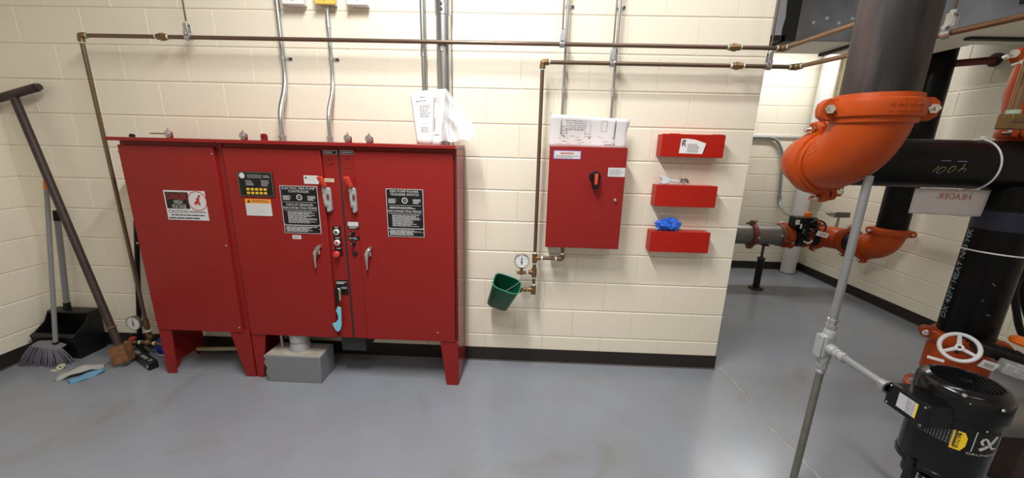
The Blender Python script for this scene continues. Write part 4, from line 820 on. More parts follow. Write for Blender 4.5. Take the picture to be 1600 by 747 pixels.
def elbow(lab, p, a, b, R=RE, r=RB * 1.05, mm='orange_iron', turn=1):
    """grooved elbow: comes in along a, leaves along b, centre lines meeting at p"""
    p, a, b = V(p), V(a).normalized(), V(b).normalized(); c = p - a * R + b * R; ax = a.cross(b)
    t = thing('pipe_elbow', lab, 'pipe elbow', p, 'grooved pipe elbows'); P = arc(c, p - a * R, ax, 90, 16)
    MB().tube(P, r, 40).build('bend', mm, t, smooth=60)
    return t
def spool(name, lab, p, q, r=RB, mm='black_pipe', cat='pipe'):
    o = MB().cyl(V(p), V(q), r, seg=48).build(name, mm, loc=q); return tag(o, lab, cat)
D_ = V((.76, -.65, 0))
spool('riser_pipe', 'big upright scuffed black steel pipe coming down from the ceiling', (PX, PY, H), (PX, PY, PZ + RE), mm='black_steel')
el = elbow('large orange elbow turning the big upright pipe to the back', (PX, PY, PZ), (0, 0, -1), (0, 1, 0))
cp1 = coupling((PX, PY, PZ + RE + .004), (0, 0, 1), (.95, -.30, 0), 'large orange coupling joining the upright black pipe to its elbow', wide=1.3)
e2 = elbow('orange elbow turning into the black header pipe', (PX, PY + 2 * RE, PZ), (0, 1, 0), (1, 0, 0))
coupling((PX, PY + RE, PZ), (0, 1, 0), (-.28, 0, 1), 'large orange coupling between the two front elbows', wide=1.25)
YH = PY + 2 * RE
coupling((PX + RE + .0, YH, PZ), (1, 0, 0), (0, .3, 1), 'orange coupling hidden behind the front elbow, at start of the header')
def ring_marks(parent, c, r, z0, a0, rows, n, seed):
    m = MB(); q = random.Random(seed)
    for j in range(rows):
        for k in range(n):
            if q.random() < .15: continue
            a = math.radians(a0 + k * 3.1); u = V((math.cos(a), math.sin(a), 0)); w = V((-u.y, u.x, 0)); m.obox(V(c) + u * r + V((0, 0, z0 - j * .020)), w * q.uniform(.0012, .0026), u * .0016, V((0, 0, q.uniform(.003, .006))))
    m.build('casting_mark', 'orange_iron', parent, bevel=.0006)
# raised casting marks on the elbows (unreadable in the photo)
def marks(parent, fn, n, seed, mm='orange_iron', sz=.006):
    m = MB(); r = random.Random(seed)
    for k in range(n):
        for q in range(2 + k % 2):
            c, u, w, nn = fn(k, q); m.obox(c, u * sz * r.uniform(.3, .7), w * sz * .22, nn * .0016)
    m.build('casting_mark', mm, parent, bevel=.0006)
def elb_fn(k, q):
    th = math.radians(52 + 3.2 * k); n0 = V((-.93, -.36, 0)).normalized()
    c0 = V((PX, PY + RE, PZ + RE)); rad = V((0, -math.cos(th), -math.sin(th))); cc = c0 + rad * RE; tg = V((0, math.sin(th), -math.cos(th)))
    ph = math.radians(6 + 9 * q); nn = (V((-1, 0, 0)) * math.cos(ph) + rad * math.sin(ph) * -1).normalized(); return cc + nn * RB * 1.05, tg, tg.cross(nn), nn
marks(el, elb_fn, 8, 3); ring_marks(cp1, (PX, PY, PZ + RE), RB + .0265, .012, 246, 2, 15, 5)
xe_ = 1.9; t = thing('header_pipe', 'black horizontal header pipe with a hand-chalked number', 'pipe', (.9, YH, PZ))
MB().cyl((PX + RE, YH, PZ), (xe_, YH, PZ), RB, seg=48).build('pipe', 'black_pipe', t)
def hdr(u, w, l=.0008): # point on the header surface: u along X, w = angle down from the camera side
    a = math.radians(w); return V((u, YH - math.cos(a) * (RB + l), PZ + math.sin(a) * (RB + l)))
def stroke(parent, pts, mm, r=.0014, name='chalk_mark'): return MB().tube(pts, r, 5).build(name, mm, parent)
x0_ = .415
def hw(u, w): return hdr(x0_ + u, -14 + w * 300)
HC = [[(0, -.012), (.014, .035)], [(.028 + .012 * math.cos(a) + .006 * math.sin(a), .004 + .024 * math.sin(a)) for a in [k * .45 for k in range(15)]], [(.066 + .010 * math.cos(a) + .006 * math.sin(a), .012 + .026 * math.sin(a)) for a in [k * .45 for k in range(15)]], [(.108, .055), (.104, .03), (.092, -.004)], [(.100, .012), (.112, .022), (.120, .018), (.112, -.004)]]
for c_ in HC: stroke(t, [hw(u * 1.15, w) for u, w in c_], 'chalk_yellow', .0011)
stroke(t, [hdr(x0_ + .02 + .11 * k / 8, 8 + (k % 2)) for k in range(4)], 'chalk_blue', .0008); stroke(t, [hdr(x0_ + .09 + .04 * k / 3, 8) for k in range(4)], 'chalk_blue', .0010)
xt = .70; t = thing('zip_tie', 'white zip tie looped around the black header pipe', 'zip tie', (xt, YH, PZ - RB)); MB().ring((xt, YH, PZ), (1, -.10, .06), RB + .0035, .0036, 48, 8).build('loop', 'white_plastic', t); MB().box((xt - .018, YH - .02, PZ + RB), (xt + .006, YH - .004, PZ + RB + .018)).build('buckle', 'white_plastic', t, bevel=.003)
# paper sign hanging from the tie, lettering seen from behind
a_, b_, c_, d_ = V((0.467, -0.6, 1.3540)), V((0.826, -0.6, 1.3600)), V((0.84, -0.56, 1.2250)), V((0.475, -0.56, 1.2320))
t = thing('header_sign', 'white paper sign hanging under the header pipe, lettering reversed', 'sign', (a_ + b_) / 2); zt_ = PZ - RB - .002
a_.z = b_.z = min(a_.z, zt_); a_.y = b_.y = YH
o, q = page(t, 'sheet', a_, b_, c_, d_, 'sign_paper', .006); m = MB(); text(m, 'HEADER', lambda a, b: q(.30 + .42 * (1 - a), .62 + .22 * b, .002)); m.build('red_print', 'ink_red_pale', t, smooth=0)
MB().tube([q(.53, 1, .004), q(.54, .95, .006), q(.55, .9, .004)], .0016, 6).build('tie_end', 'white_plastic', t)
# riser below and above the header
RX, RY, RR = .918, YH, .103
t = thing('pump_riser', 'black vertical pipe with pale stencilled lettering under the header', 'pipe', (RX, RY, .60)); MB().cyl((RX, RY, .56), (RX, RY, PZ - RB + .02), RR, seg=48).build('pipe', 'black_pipe', t)
def rz(a, z, l=.0008): q = math.radians(a); return V((RX + math.cos(q) * (RR + l), RY + math.sin(q) * (RR + l), z))
m = MB(); text(m, 'DX 42FT HEAT NO HK', lambda a, b: rz(151 + 18 * (1 - b), .69 + .47 * a)); m.build('stencil', 'chalk_blue', t, smooth=0)
m = MB()
for z in range(2): m.lathe([(RR + .0006, 0), (RR + .0006, .09)], (RX, RY, 1.17), (0, 0, 1), 48, cap=False); break
m.build('blue_paint_band', 'blue_pipe', t)
for c_ in ([(249, 1.27), (256, 1.29), (262, 1.275)], [(246, 1.255), (262, 1.25)], [(254, 1.30), (256, 1.24)], [(262, 1.27), (264, 1.245), (258, 1.24)]): stroke(t, [rz(*p) for p in c_], 'chalk_yellow', .0012)
for c_ in ([(236, .92), (239, .915), (242, .91)], [(228, .83), (231, .828)], [(244, .76), (252, .762)]): stroke(t, [rz(*p) for p in c_], 'cloth_grey', .0010, 'scuff')
t = thing('zip_tie', 'white zip tie around the lettered vertical pipe', 'zip tie', (RX, RY, 1.06)); MB().ring((RX, RY, 1.055), (.06, .03, 1), RR + .003, .0035, 48, 8).build('loop', 'white_plastic', t); MB().box((RX + .1, RY - .01, 1.045), (RX + .12, RY + .01, 1.065)).build('buckle', 'white_plastic', t, bevel=.002)
coupling((RX - .0, RY, .585), (0, 0, 1), (-.62, .78, 0) if False else (-.80, .60, 0), 'orange coupling at the foot of the lettered vertical pipe', RR)
t = thing('butterfly_valve', 'orange valve with black gear operator and white handwheel behind the pump motor', 'valve', (RX, RY, .25)); MB().lathe([(RR + .004, .30), (RR + .004, .37), (RR + .016, .385), (RR + .016, .52), (RR + .004, .54), (RR + .004, .56)], (RX, RY, 0), (0, 0, 1), 40).build('body', 'orange_iron', t)
hc = V((0.654, -0.78, 0.646)); hn = V((-.66, -.58, .48)).normalized(); x_, y_, z_ = orth(hn); m = MB(); m.ring(hc, hn, .062, .0085, 40, 10)
for k in range(3):
    a = math.radians(100 + 120 * k); dd = x_ * math.cos(a) + y_ * math.sin(a); m.tube([hc + dd * .008 - hn * .006, hc + dd * .06], [.009, .007], 8)
m.cyl(hc - hn * .016, hc + hn * .006, .015, seg=16); m.build('handwheel', 'white_enamel', t)
MB().cyl(hc + hn * .004, hc + hn * .010, .006, seg=12).build('hub_bolt', 'dark_iron', t)
gb = V((0.869, -0.76, 0.614)); gx = V((.80, -.45, -.18)).normalized(); gz = V((0, 0, 1)); gz = (gz - gx * gz.dot(gx)).normalized(); gy = gz.cross(gx)
MB().cyl(hc - hn * .012, hc - hn * .14, .010, seg=12).build('wheel_shaft', 'dark_iron', t)
m = MB(); m.obox(gb, gx * .085, gy * .045, gz * .026); m.build('gear_box', 'plastic_black', t, bevel=.008)
m = MB()
for k in range(9): m.obox(gb + gx * (-.06 + .015 * k) + gz * .027, gx * .003, gy * .035, gz * .003)
m.build('gear_fins', 'plastic_black', t)
MB().tube(rounded([gb - gx * .12 + gz * .01, gb - gx * .05 + gz * .012, gb + gx * .01 - gy * .03], .03), .008, 10).build('cable', 'rubber_black', t)
og = V((0.97, -0.74, 0.653)); MB().lathe([(.034, 0), (.040, .008), (.038, .024), (.026, .034), (0, .036)], og, gz, 20).build('orange_cap', 'orange_plastic', t)
tg_ = V((0.731, -0.84, 0.594)); m = MB(); m.obox(tg_, gx * .026, (gz * .6 - gy * .2).normalized() * .022, gy * .001); m.build('white_tag', 'paper', t)
m = MB(); 
for k in range(4): m.obox(tg_ + gz * (.010 - .006 * k) - gy * .0022 - V((.001, .002, 0)), gx * .016, gz * .001, gy * .0004)
m.build('tag_print', 'ink_grey', t); t0 = V((0.494, -0.84, 0.616)); MB().obox(t0, V((.026, -.010, -.004)), V((0, .002, 0)), V((0, 0, .006))).build('white_tag', 'paper', t)
t = thing('switch_box', 'small grey cast box beside the valve at the right edge', 'box', (0.849, -0.86, 0.551)); sb = V((0.845, -0.86, 0.58)); m = MB(); m.obox(sb, gx * .060, gy * .032, gz * .026); m.build('box_body', 'cast_grey', t, bevel=.006); MB().obox(sb + gz * .027, gx * .058, gy * .030, gz * .002).build('cover', 'cast_grey', t, bevel=.002); m = MB(); m.obox(sb + gz * .0295 + gx * .004, gx * .02, gy * .004, gz * .0003); m.build('raised_mark', 'white_plastic', t); MB().lathe([(.012, 0), (.010, .003), (0, .003)], sb + gy * .032 * (1 if gy.y < 0 else -1) - gx * .02, gy * (1 if gy.y < 0 else -1), 14).build('knockout', 'cast_grey', t)
t = thing('lower_flange', 'orange pipe flange low behind the pump motor', 'flange', (RX, RY, .14)); MB().lathe([(RR, .0), (RR + .055, .16), (RR + .055, .20), (RR, .22)], (RX, RY, .08), (0, 0, 1), 40).build('flange', 'orange_iron', t)
for k in range(8): a = k * math.pi / 4 + .3; MB().hexn((RX + .135 * math.cos(a), RY + .135 * math.sin(a), .292), (0, 0, 1), .014, .016).build('bolt', 'zinc', t)
t = thing('suction_pipe', 'dark grey pipe low at the right edge behind the motor', 'pipe', (1.4, -.88, .0)); MB().cyl((.66, -.88, .36), (XR, -.88, .36), .085, seg=40).build('pipe', 'steel_grey', t); MB().lathe([(.085, 0), (.13, 0), (.13, .022), (.0, .022)], (.66, -.88, .36), (-1, 0, 0), 36).build('end_flange', 'steel_grey', t)
for x in (.95, 1.8): MB().box((x - .04, -.92, 0), (x + .04, -.84, .28)).build('support_foot', 'dark_iron', t, bevel=.004)
for k, (u0, u1_) in enumerate((((1583, 430), (1592, 525)), ((1597, 420), (1612, 505)))):
    pa, pb = (V((1.3400, -0.35, 0.873)), V((1.4910, -0.35, 0.528))) if k == 0 else (V((1.3710, -0.35, 0.893)), V((1.5090, -0.35, 0.609))); t = thing('black_hose', ('black hose hanging right of the lettered pipe, left of the two', 'black hose hanging at the right edge, right of the two')[k], 'hose', pb)
    ht = V((pa.x + .10, YH, PZ - RB)); MB().tube(rounded([ht, ht + V((0, .02, -.14)), pa + V((-.01, 0, 0)), pb, pb + V((.10, -.05, -.15)), V((pb.x + .16, pb.y - .03, .0))], .15), .016, 12).build('hose_body', 'rubber_black', t); MB().cyl(ht + V((0, 0, .005)), ht + V((0, .004, -.05)), .021).build('ferrule', 'dark_iron', t)
# upper right: orange tee with copper line
TX, TY = .925, YH
coupling((TX, TY, PZ + RB + .035), (0, 0, 1), (-.80, .60, 0) if False else (-.92, -.38, 0), 'orange coupling on top of the header pipe at right edge', .098)
t = thing('check_valve', 'orange valve body rising from the header pipe at the right edge', 'valve', (TX, TY, PZ + RB)); MB().lathe([(.098, 0), (.100, .03), (.118, .10), (.132, .20), (.125, .30), (.105, .38), (.1, .46)], (TX, TY, PZ + RB + .02), (0, 0, 1), 40).build('body', 'orange_iron', t)
m = MB(); m.prism([V((0.625, -0.66, 1.9260)), V((0.658, -0.66, 1.9510)), V((0.682, -0.66, 1.8950)), V((0.648, -0.66, 1.8900))], (0, .035, 0)); m.build('ear', 'orange_iron', t, bevel=.006); bb = V((0.592, -0.68, 1.9160)); m = MB(); m.cyl(bb + V((-.012, -.02, 0)), bb + V((.03, .05, 0)), .011, seg=12); m.hexn(bb + V((.0, 0, 0)), (.5, .8, 0), .017, .014); m.build('bolt', 'chrome', t); b2_ = V((0.623, -0.68, 1.8830)); MB().cyl(b2_ + V((-.01, -.02, 0)), b2_ + V((.02, .03, 0)), .008, seg=10).build('bolt', 'chrome', t)
cpx = V((0.525, -0.8, 1.6860)); t = thing('trim_pipe', 'copper trim pipe with square brass elbow at the upper right edge', 'pipe', cpx); MB().cyl(cpx, (cpx.x, cpx.y, cpx.z + .55), .0165, seg=18).build('pipe', 'copper_hi', t); fb = cpx + V((.012, 0, -.045)); MB().box(fb - V((.036, .026, .028)), fb + V((.034, .026, .030))).build('brass_elbow', 'brass', t, bevel=.004); seal(t, cpx + V((0, 0, -.008)), (0, 0, 1), 'thread_seal', .021, .016); seal(t, fb + V((.042, 0, -.004)), (1, 0, 0), 'thread_seal', .022, .014); MB().box(fb - V((.0365, .0265, .004)), fb - V((-.012, .0255, .0)) ).build('groove', 'dark_iron', t)

# ================================================================ rear piping in the alcove
AX, AY, AZ, AY2 = 2.0, 1.08, .625, 1.67
spool('drop_pipe', 'black vertical pipe dropping beside the alcove wall behind the header', (AX, AY, H), (AX, AY, AZ + RE), mm='black_pipe')
elbow('rear orange elbow at the foot of the vertical black pipe', (AX, AY, AZ), (0, 0, -1), (0, 1, 0)); coupling((AX, AY, AZ + RE), (0, 0, 1), D_, 'rear orange coupling above the foot elbow')
coupling((AX, AY + RE, AZ), (0, 1, 0), (.1, 0, 1), 'rear orange coupling between foot elbow and short blue-black pipe')
spool('short_pipe', 'short blue-black pipe between the two rear elbows', (AX, AY + RE, AZ), (AX, AY2 - RE, AZ), mm='blue_pipe')
coupling((AX, AY2 - RE, AZ), (0, 1, 0), (.1, 0, 1), 'rear orange coupling ahead of the far elbow')
elbow('far orange elbow turning toward the steel pipe', (AX, AY2, AZ), (0, 1, 0), (-1, 0, 0)); coupling((AX - RE - .005, AY2, AZ), (1, 0, 0), (0, -.1, 1), 'rear orange coupling right of the black valve')
t = thing('rear_valve', 'black butterfly valve with tangled wiring and tags on the rear pipe', 'valve', (1.60, AY2, AZ - RB)); vx = 1.585
MB().lathe([(RB, -.09), (RB, -.05), (RB + .012, -.045), (RB + .012, .045), (RB, .05), (RB, .21)], (vx, AY2, AZ), (1, 0, 0), 40).build('body', 'plastic_black', t); MB().lathe([(RB + .006, .06), (RB + .016, .07), (RB + .016, .10), (RB + .006, .11)], (vx, AY2, AZ), (1, 0, 0), 40).build('orange_flange', 'orange_iron', t)
oc = V((vx - .02, AY2 - .10, AZ + .17)); MB().box(oc - V((.12, .06, .06)), oc + V((.10, .06, .055))).build('operator_box', 'plastic_black', t, bevel=.01)
MB().box(oc + V((-.125, -.063, -.02)), oc + V((-.085, -.058, .03))).build('white_tag', 'paper', t)
m = MB(); r = random.Random(8)
for k in range(7): p = oc + V((r.uniform(-.06, .06), -.07 - .03 * r.random(), r.uniform(-.10, .04))); m.tube(rounded([p, p + V((r.uniform(-.09, .09), -.03, r.uniform(-.1, .05))), p + V((r.uniform(-.09, .09), -.02, r.uniform(-.1, .02))), p + V((r.uniform(-.08, .08), .02, r.uniform(-.12, -.04)))], .03), .005, 6)
m.build('wiring', 'rubber_black', t); wc = oc + V((.065, -.11, -.03)); MB().ring(wc, (-.5, -1, .2), .07, .008, 28, 8).build('handwheel', 'plastic_black', t); m = MB(); [m.cyl(wc, wc + V((math.cos(a) * .06, -.3 * math.cos(a) * .1, math.sin(a) * .065)), .006, seg=8) for a in (.5, 2.6, 4.7)]; m.build('wheel_spoke', 'plastic_black', t)
MB().obox(wc + V((.03, -.05, -.065)), V((.05, -.01, -.012)), V((0, .0015, 0)), V((.008, 0, .024))).build('white_tag', 'paper', t); m = MB(); [m.obox(wc + V((.03, -.053, -.055 - .010 * k)), V((.03, -.006, -.007)), V((0, .0005, 0)), V((0, 0, .002))) for k in range(3)]; m.build('tag_print', 'ink_red_pale', t)
for dz, dx_ in ((-.03, -.07), (-.08, -.03)): MB().box(oc + V((dx_ - .008, -.075, dz - .03)), oc + V((dx_ + .008, -.068, dz + .02))).build('white_label', 'white_plastic', t)
MB().tube(rounded([oc + V((-.02, -.08, -.19)), oc + V((.02, -.10, -.21)), oc + V((.06, -.09, -.18))], .02), .008, 8).build('white_cable', 'white_plastic', t)
MB().lathe([(.034, 0), (.036, .02), (.03, .05), (0, .055)], oc + V((.03, 0, .05)), (0, 0, 1), 16).build('orange_cap', 'orange_plastic', t)
t = thing('tamper_switch', 'silver switch box above the rear valve against the alcove wall', 'box', (1.86, 1.50, .87)); MB().box((1.79, 1.48, .865), (1.95, 1.56, .925)).build('box_body', 'zinc', t, bevel=.004); MB().box((1.80, 1.475, .87), (1.94, 1.48, .92)).build('cover', 'steel_grey', t, bevel=.002); MB().cyl((1.74, 1.52, .90), (1.79, 1.52, .90), .014).build('connector', 'zinc', t)
MB().cyl((1.87, 1.52, .76), (1.87, 1.52, .87), .012).build('bracket', 'zinc', t)
coupling((1.47, AY2, AZ), (1, 0, 0), (0, -.75, -.5), 'orange coupling left of the black valve')
spool('steel_pipe', 'grey steel pipe running left behind the wall end', (1.46, AY2, AZ), (-.6, AY2, AZ), RB, 'steel_grey')
t = thing('pipe_clamp', 'maroon split clamp around the grey steel pipe', 'clamp', (1.10, AY2, AZ - RB)); m = MB(); m.lathe([(RB, -.025), (RB + .022, -.022), (RB + .022, .022), (RB, .025)], (1.10, AY2, AZ), (1, 0, 0), 40, closed=True); m.build('band', 'maroon_iron', t)
for s in (-1, 1): q_ = V((1.10, AY2 - .115 * (s > 0) * 0 - .02, AZ + s * (RB + .03))); MB().box(q_ - V((.03, .02, .016)), q_ + V((.03, .02, .016))).build('lug', 'maroon_iron', t, bevel=.005); MB().cyl(q_ + V((0, -.05, 0)), q_ + V((0, .05, 0)), .009, seg=10).build('bolt', 'zinc', t)
q_ = V((1.115, AY2 - RB - .018, AZ - .01)); MB().lathe([(.014, 0), (.014, .012), (0, .014)], q_, (0, -1, 0), 12).build('bolt', 'zinc', t)
MB().box((1.355, AY2 - RB - .001, AZ + .01), (1.40, AY2 - RB + .004, AZ + .022)).build('label_strip', 'plate_white', t)
t = thing('reducer_band', 'brown grooved end ring on the grey steel pipe', 'ring', (1.385, AY2, AZ - RB)); MB().lathe([(RB, -.022), (RB + .010, -.020), (RB + .010, .020), (RB, .022)], (1.405, AY2, AZ), (1, 0, 0), 40, closed=True).build('band', 'rust', t); MB().box((1.385, AY2 - RB - .04, AZ - .055), (1.46, AY2 - RB + .02, AZ - .03)).build('lug', 'maroon_iron', t, bevel=.006)
t = thing('pipe_stand', 'black adjustable pipe stand on the alcove floor', 'pipe stand', (1.265, AY2, 0)); MB().lathe([(.075, 0), (.075, .012), (.03, .016)], (1.265, AY2, 0), (0, 0, 1), 24).build('base_flange', 'dark_iron', t); MB().cyl((1.265, AY2, .012), (1.265, AY2, .36), .034, seg=20).build('column', 'plastic_black', t); MB().cyl((1.265, AY2, .36), (1.265, AY2, AZ - RB + .004), .013, seg=14).build('threaded_rod', 'dark_iron', t); MB().lathe([(.038, 0), (.038, .02)], (1.265, AY2, .345), (0, 0, 1), 20).build('collar', 'dark_iron', t); MB().obox((1.265, AY2, AZ - RB - .005), V((.03, 0, 0)), V((0, .05, 0)), V((0, 0, .006))).build('saddle', 'dark_iron', t)
t = thing('white_drain_pipe', 'white vertical drain pipe in the alcove corner', 'pipe', (2.03, 2.30, 0)); MB().cyl((2.03, 2.30, 0), (2.03, 2.30, H), .08, seg=36).build('pipe', 'pvc_white', t); MB().lathe([(.086, 0), (.086, .012)], (2.03, 2.30, 0), (0, 0, 1), 30).build('floor_ring', 'steel_grey', t)
spool('yellow_pipe', 'thin yellow pipe in the corner beside the white drain pipe', (2.17, 2.25, H), (2.17, 2.25, 1.0), .025, 'yellow_paint')
ga, gb_ = V((1.1580, 2.3900, 1.6630)), V((1.6350, 2.3900, 1.6670)); t = thing('alcove_conduit', 'grey conduit on the alcove wall bending down toward the rear valve', 'conduit', (1.8760, 2.3900, 0.777))
MB().tube(rounded([ga + V((-.4, 0, 0)), gb_, V((1.7550, 2.3900, 1.4820)), V((1.8180, 2.3900, 0.873)), V((1.7820, 2.2000, 0.784)), V((1.5280, 1.7000, 0.829))], .16, 10), .016, 12).build('pipe', 'conduit_grey', t); MB().cyl(V((1.8080, 2.3900, 0.969)), V((1.8160, 2.3900, 0.905)), .02).build('coupling', 'conduit_grey', t)
ta_, tb_ = V((1.1540, 2.3900, 1.6850)), V((1.9840, 2.3900, 1.7020)); t = thing('surface_channel', 'pale horizontal channel strip on the alcove wall', 'channel', (ta_.x, 2.40, ta_.z)); MB().box((ta_.x - .4, 2.40, ta_.z - .016), (tb_.x, 2.42, ta_.z + .012)).build('strip', 'pvc_white', t, bevel=.003); MB().box((tb_.x, 2.402, ta_.z - .014), (tb_.x + .02, 2.42, ta_.z + .01)).build('end_cap', 'pvc_white', t)
t = thing('sleeved_pipe', 'dark maroon pipe passing through the right wall near the duct', 'pipe', (2.2, .98, 2.22)); MB().cyl((2.074, 1.03, 2.235), (2.24, .87, 2.235), .028).build('pipe', 'maroon_iron', t); MB().lathe([(.028, 0), (.05, 0), (.05, .012), (.028, .012)], (2.235, .872, 2.235), (-1, 0, 0), 20).build('escutcheon', 'dark_iron', t)
# ducts above the alcove
ZD = 2.30
t = thing('air_duct', 'dark grey sheet metal air duct over the alcove', 'duct', (1.2, .9, ZD))
MB().box((.575, .69, ZD), (1.86, 1.07, H - .05)).build('cross_duct', 'duct_metal', t, bevel=.004); MB().box((1.40, -.9, ZD), (2.2, .69, H - .05)).build('branch_duct', 'duct_metal', t, bevel=.004)
MB().box((1.005, .672, ZD + .0), (1.03, .692, H - .06)).build('seam', 'duct_lit', t, bevel=.004); MB().box((1.385, .05, ZD + .05), (1.402, .07, H - .06)).build('seam', 'ink', t)
MB().box((.06, .70, ZD - .003), (1.85, 1.065, ZD + .001)).build('lit_underside', 'duct_bounce', t); MB().box((1.41, -.9, ZD - .003), (2.19, .70, ZD + .001)).build('lit_underside', 'duct_bounce', t)  # added pale sheets, their colour carries the bounced light below the duct
MB().box((1.02, .76, ZD - .022), (1.06, 1.068, ZD)).build('flange_bar', 'mastic', t); MB().box((1.62, .50, ZD - .02), (2.05, .545, ZD)).build('flange_bar', 'mastic', t)
for k in range(5): MB().lathe([(.012, 0), (.008, .006), (0, .007)], (.68 + .09 * k, .69, 2.42 + .03 * (k % 2)), (0, -1, 0), 10).build('rivet', 'duct_lit', t)
MB().box((1.397, .02, 2.50), (1.40, .36, 2.62)).build('brown_label', 'khaki', t)
t = thing('flexible_connector', 'bright silver duct end with black mastic joint beside the wall end', 'duct', (.45, .9, ZD + .03)); MB().box((.05, .70, ZD + .03), (.50, 1.06, H - .05)).build('silver_end', 'duct_lit', t, bevel=.006)
m = MB(); r = random.Random(4); zz = [ZD - .004 + .08 * k for k in range(10)]; pts = [(.485 + .018 * r.uniform(-1, 1), .694, z) for z in zz] + [(.578, .694, z) for z in reversed(zz)]; m.prism(pts, (0, .36, 0)); m.box((.05, .694, ZD - .004), (.50, 1.06, ZD + .034)); m.build('mastic_band', 'mastic', t)

# ================================================================ jockey pump and its conduit
QX, QY = .272, -1.139; RM = .1165
MS = .8819                     # motor and conduit size against the draft above
XF = lambda p: V((.0761 + MS * (p.x - QX), -1.2909 + MS * (p.y - QY), .8004 + MS * (p.z - .706)))
t = thing('pump_motor', 'black vertical pump motor with yellow label at lower right', 'motor', (QX, QY, -.2015))
MB().lathe([(.098, .325), (RM + .003, .335), (RM + .003, .352), (RM, .356), (RM, .62)], (QX, QY, 0), (0, 0, 1), 56).build('frame', 'motor_black', t)
fc = MB().lathe([(RM + .002, .600), (RM + .009, .602), (RM + .009, .672), (RM + .004, .690), (RM - .010, .702), (RM - .024, .706), (RM - .027, .700), (0, .700)], (QX, QY, 0), (0, 0, 1), 56).build('fan_cover', 'motor_black', t, smooth=50)
m = MB(); m2 = MB()
hexs = [(i, j) for i in range(-6, 7) for j in range(-6, 7)]
for i, j in hexs:
    x = (i + .5 * (j % 2)) * .0165; y = j * .0143
    if .018 < math.hypot(x, y) < RM - .030: m2.lathe([(.0078, 0), (.0098, .0), (.0098, .0035), (.0078, .0035)], (QX + x, QY + y, .7005), (0, 0, 1), 6, closed=True)
gr = m2.build('fan_grille', 'motor_black', fc); MB().lathe([(.018, .7), (.016, .7045), (0, .705)], (QX, QY, 0), (0, 0, 1), 24).build('grille_hub', 'motor_black', fc)
def mz(a, z, l=.0008, r=RM): q = math.radians(a); return V((QX + math.cos(q) * (r + l), QY + math.sin(q) * (r + l), z))
import mathutils
def patch(a0, a1, z0, z1, n=8, l=.0008, sk=None):
    m = MB(); m.add([mz(a0 + (a1 - a0) * i / n, z, l) for z in (z0, z1) for i in range(n + 1)], [(i, i + 1, n + 2 + i, n + 1 + i) for i in range(n)]); return m
for p, s in (((0.1774, -1.2230, 0.6938), 7), ((0.2673, -1.2654, 0.6695), 6), ((0.1903, -1.2356, 0.6704), 3)): n_ = V((p[0] - QX, p[1] - QY, 0)).normalized(); MB().lathe([(.001 * s, 0), (.0008 * s, .003), (0, .004)], V(p), n_, 12).build('cover_screw', 'chrome', fc)
def ang(p): return math.degrees(math.atan2(p[1] - QY, p[0] - QX)) % 360
# nameplate, yellow label and square logo, all turned a quarter like on the real motor
n0, n1 = (0.155, -1.1357, 0.4747), (0.1954, -1.2274, 0.4177); A0, A1 = ang(n0), ang(n1); ZA, ZB = min(n0[2], n1[2]), max(n0[2], n1[2])
np_ = patch(A0, A1, .487, .553).build('nameplate', 'plate_black', t); m = MB(); r = random.Random(12)
for k in range(13):
    a = A0 + (A1 - A0) * (k + .5) / 13; z = .492
    while z < .548: h = .004 + .010 * r.random(); da = (A1 - A0) * .018; m.add([mz(a - da, z, .0014), mz(a + da, z, .0014), mz(a + da, min(z + h, .55), .0014), mz(a - da, min(z + h, .55), .0014)], [(0, 1, 2, 3)]); z += h + .002
m.build('fine_print', 'steel_grey', np_)
y0, y1 = ang((0.1882, -1.2207, 0.4587)), ang((0.2091, -1.2377, 0.4565)); W_ = y1 - y0
m = MB(); m.add([mz(y0, .478, .0012), mz(y1, .478, .0012), mz(y1 + W_ * .35, .50, .0012), mz(y1 + W_ * .35, .532, .0012), mz(y1, .552, .0012), mz(y0, .552, .0012)], [(0, 1, 2, 3, 4, 5)]); yl = m.build('yellow_label', 'label_yellow', t)
m = MB(); text(m, 'BALDOR', lambda a, b: mz(y0 + W_ * (.30 + .45 * b), .546 - .062 * a, .0018)); m.build('label_print', 'ink', yl, smooth=0)
g0, g1 = ang((0.2331, -1.2493, 0.4608)), ang((0.3233, -1.2441, 0.502)); z0_, z1_ = .487, .567
lg = patch(g0, g1, z0_, z1_, l=.0006).build('logo_field', 'plate_black', t); m = MB(); ga_ = lambda a, b, l=.0012: mz(g0 + (g1 - g0) * a, z0_ + (z1_ - z0_) * b, l)
def gband(m, pts, w):
    for (a, b), (c, d) in zip(pts, pts[1:]):
        L_ = math.hypot(c - a, d - b) or 1; nx_, ny_ = -(d - b) / L_ * w, (c - a) / L_ * w; m.add([ga_(a + nx_, b + ny_), ga_(a - nx_, b - ny_), ga_(c - nx_, d - ny_), ga_(c + nx_, d + ny_)], [(0, 1, 2, 3)])
gband(m, [(0, 0), (1, 0), (1, 1), (0, 1), (0, 0)], .014); gband(m, [(.22, .14), (.40, .28), (.60, .55), (.74, .85)], .075); gband(m, [(.86, .20), (.66, .22), (.52, .42), (.36, .70), (.26, .72), (.20, .55), (.30, .40)], .045)
text(m, 'GRUNDFOS', lambda a, b: ga_(-.12 + 1.2 * a, -.17 + .10 * b)); m.build('logo_print', 'plate_white', lg, smooth=0)
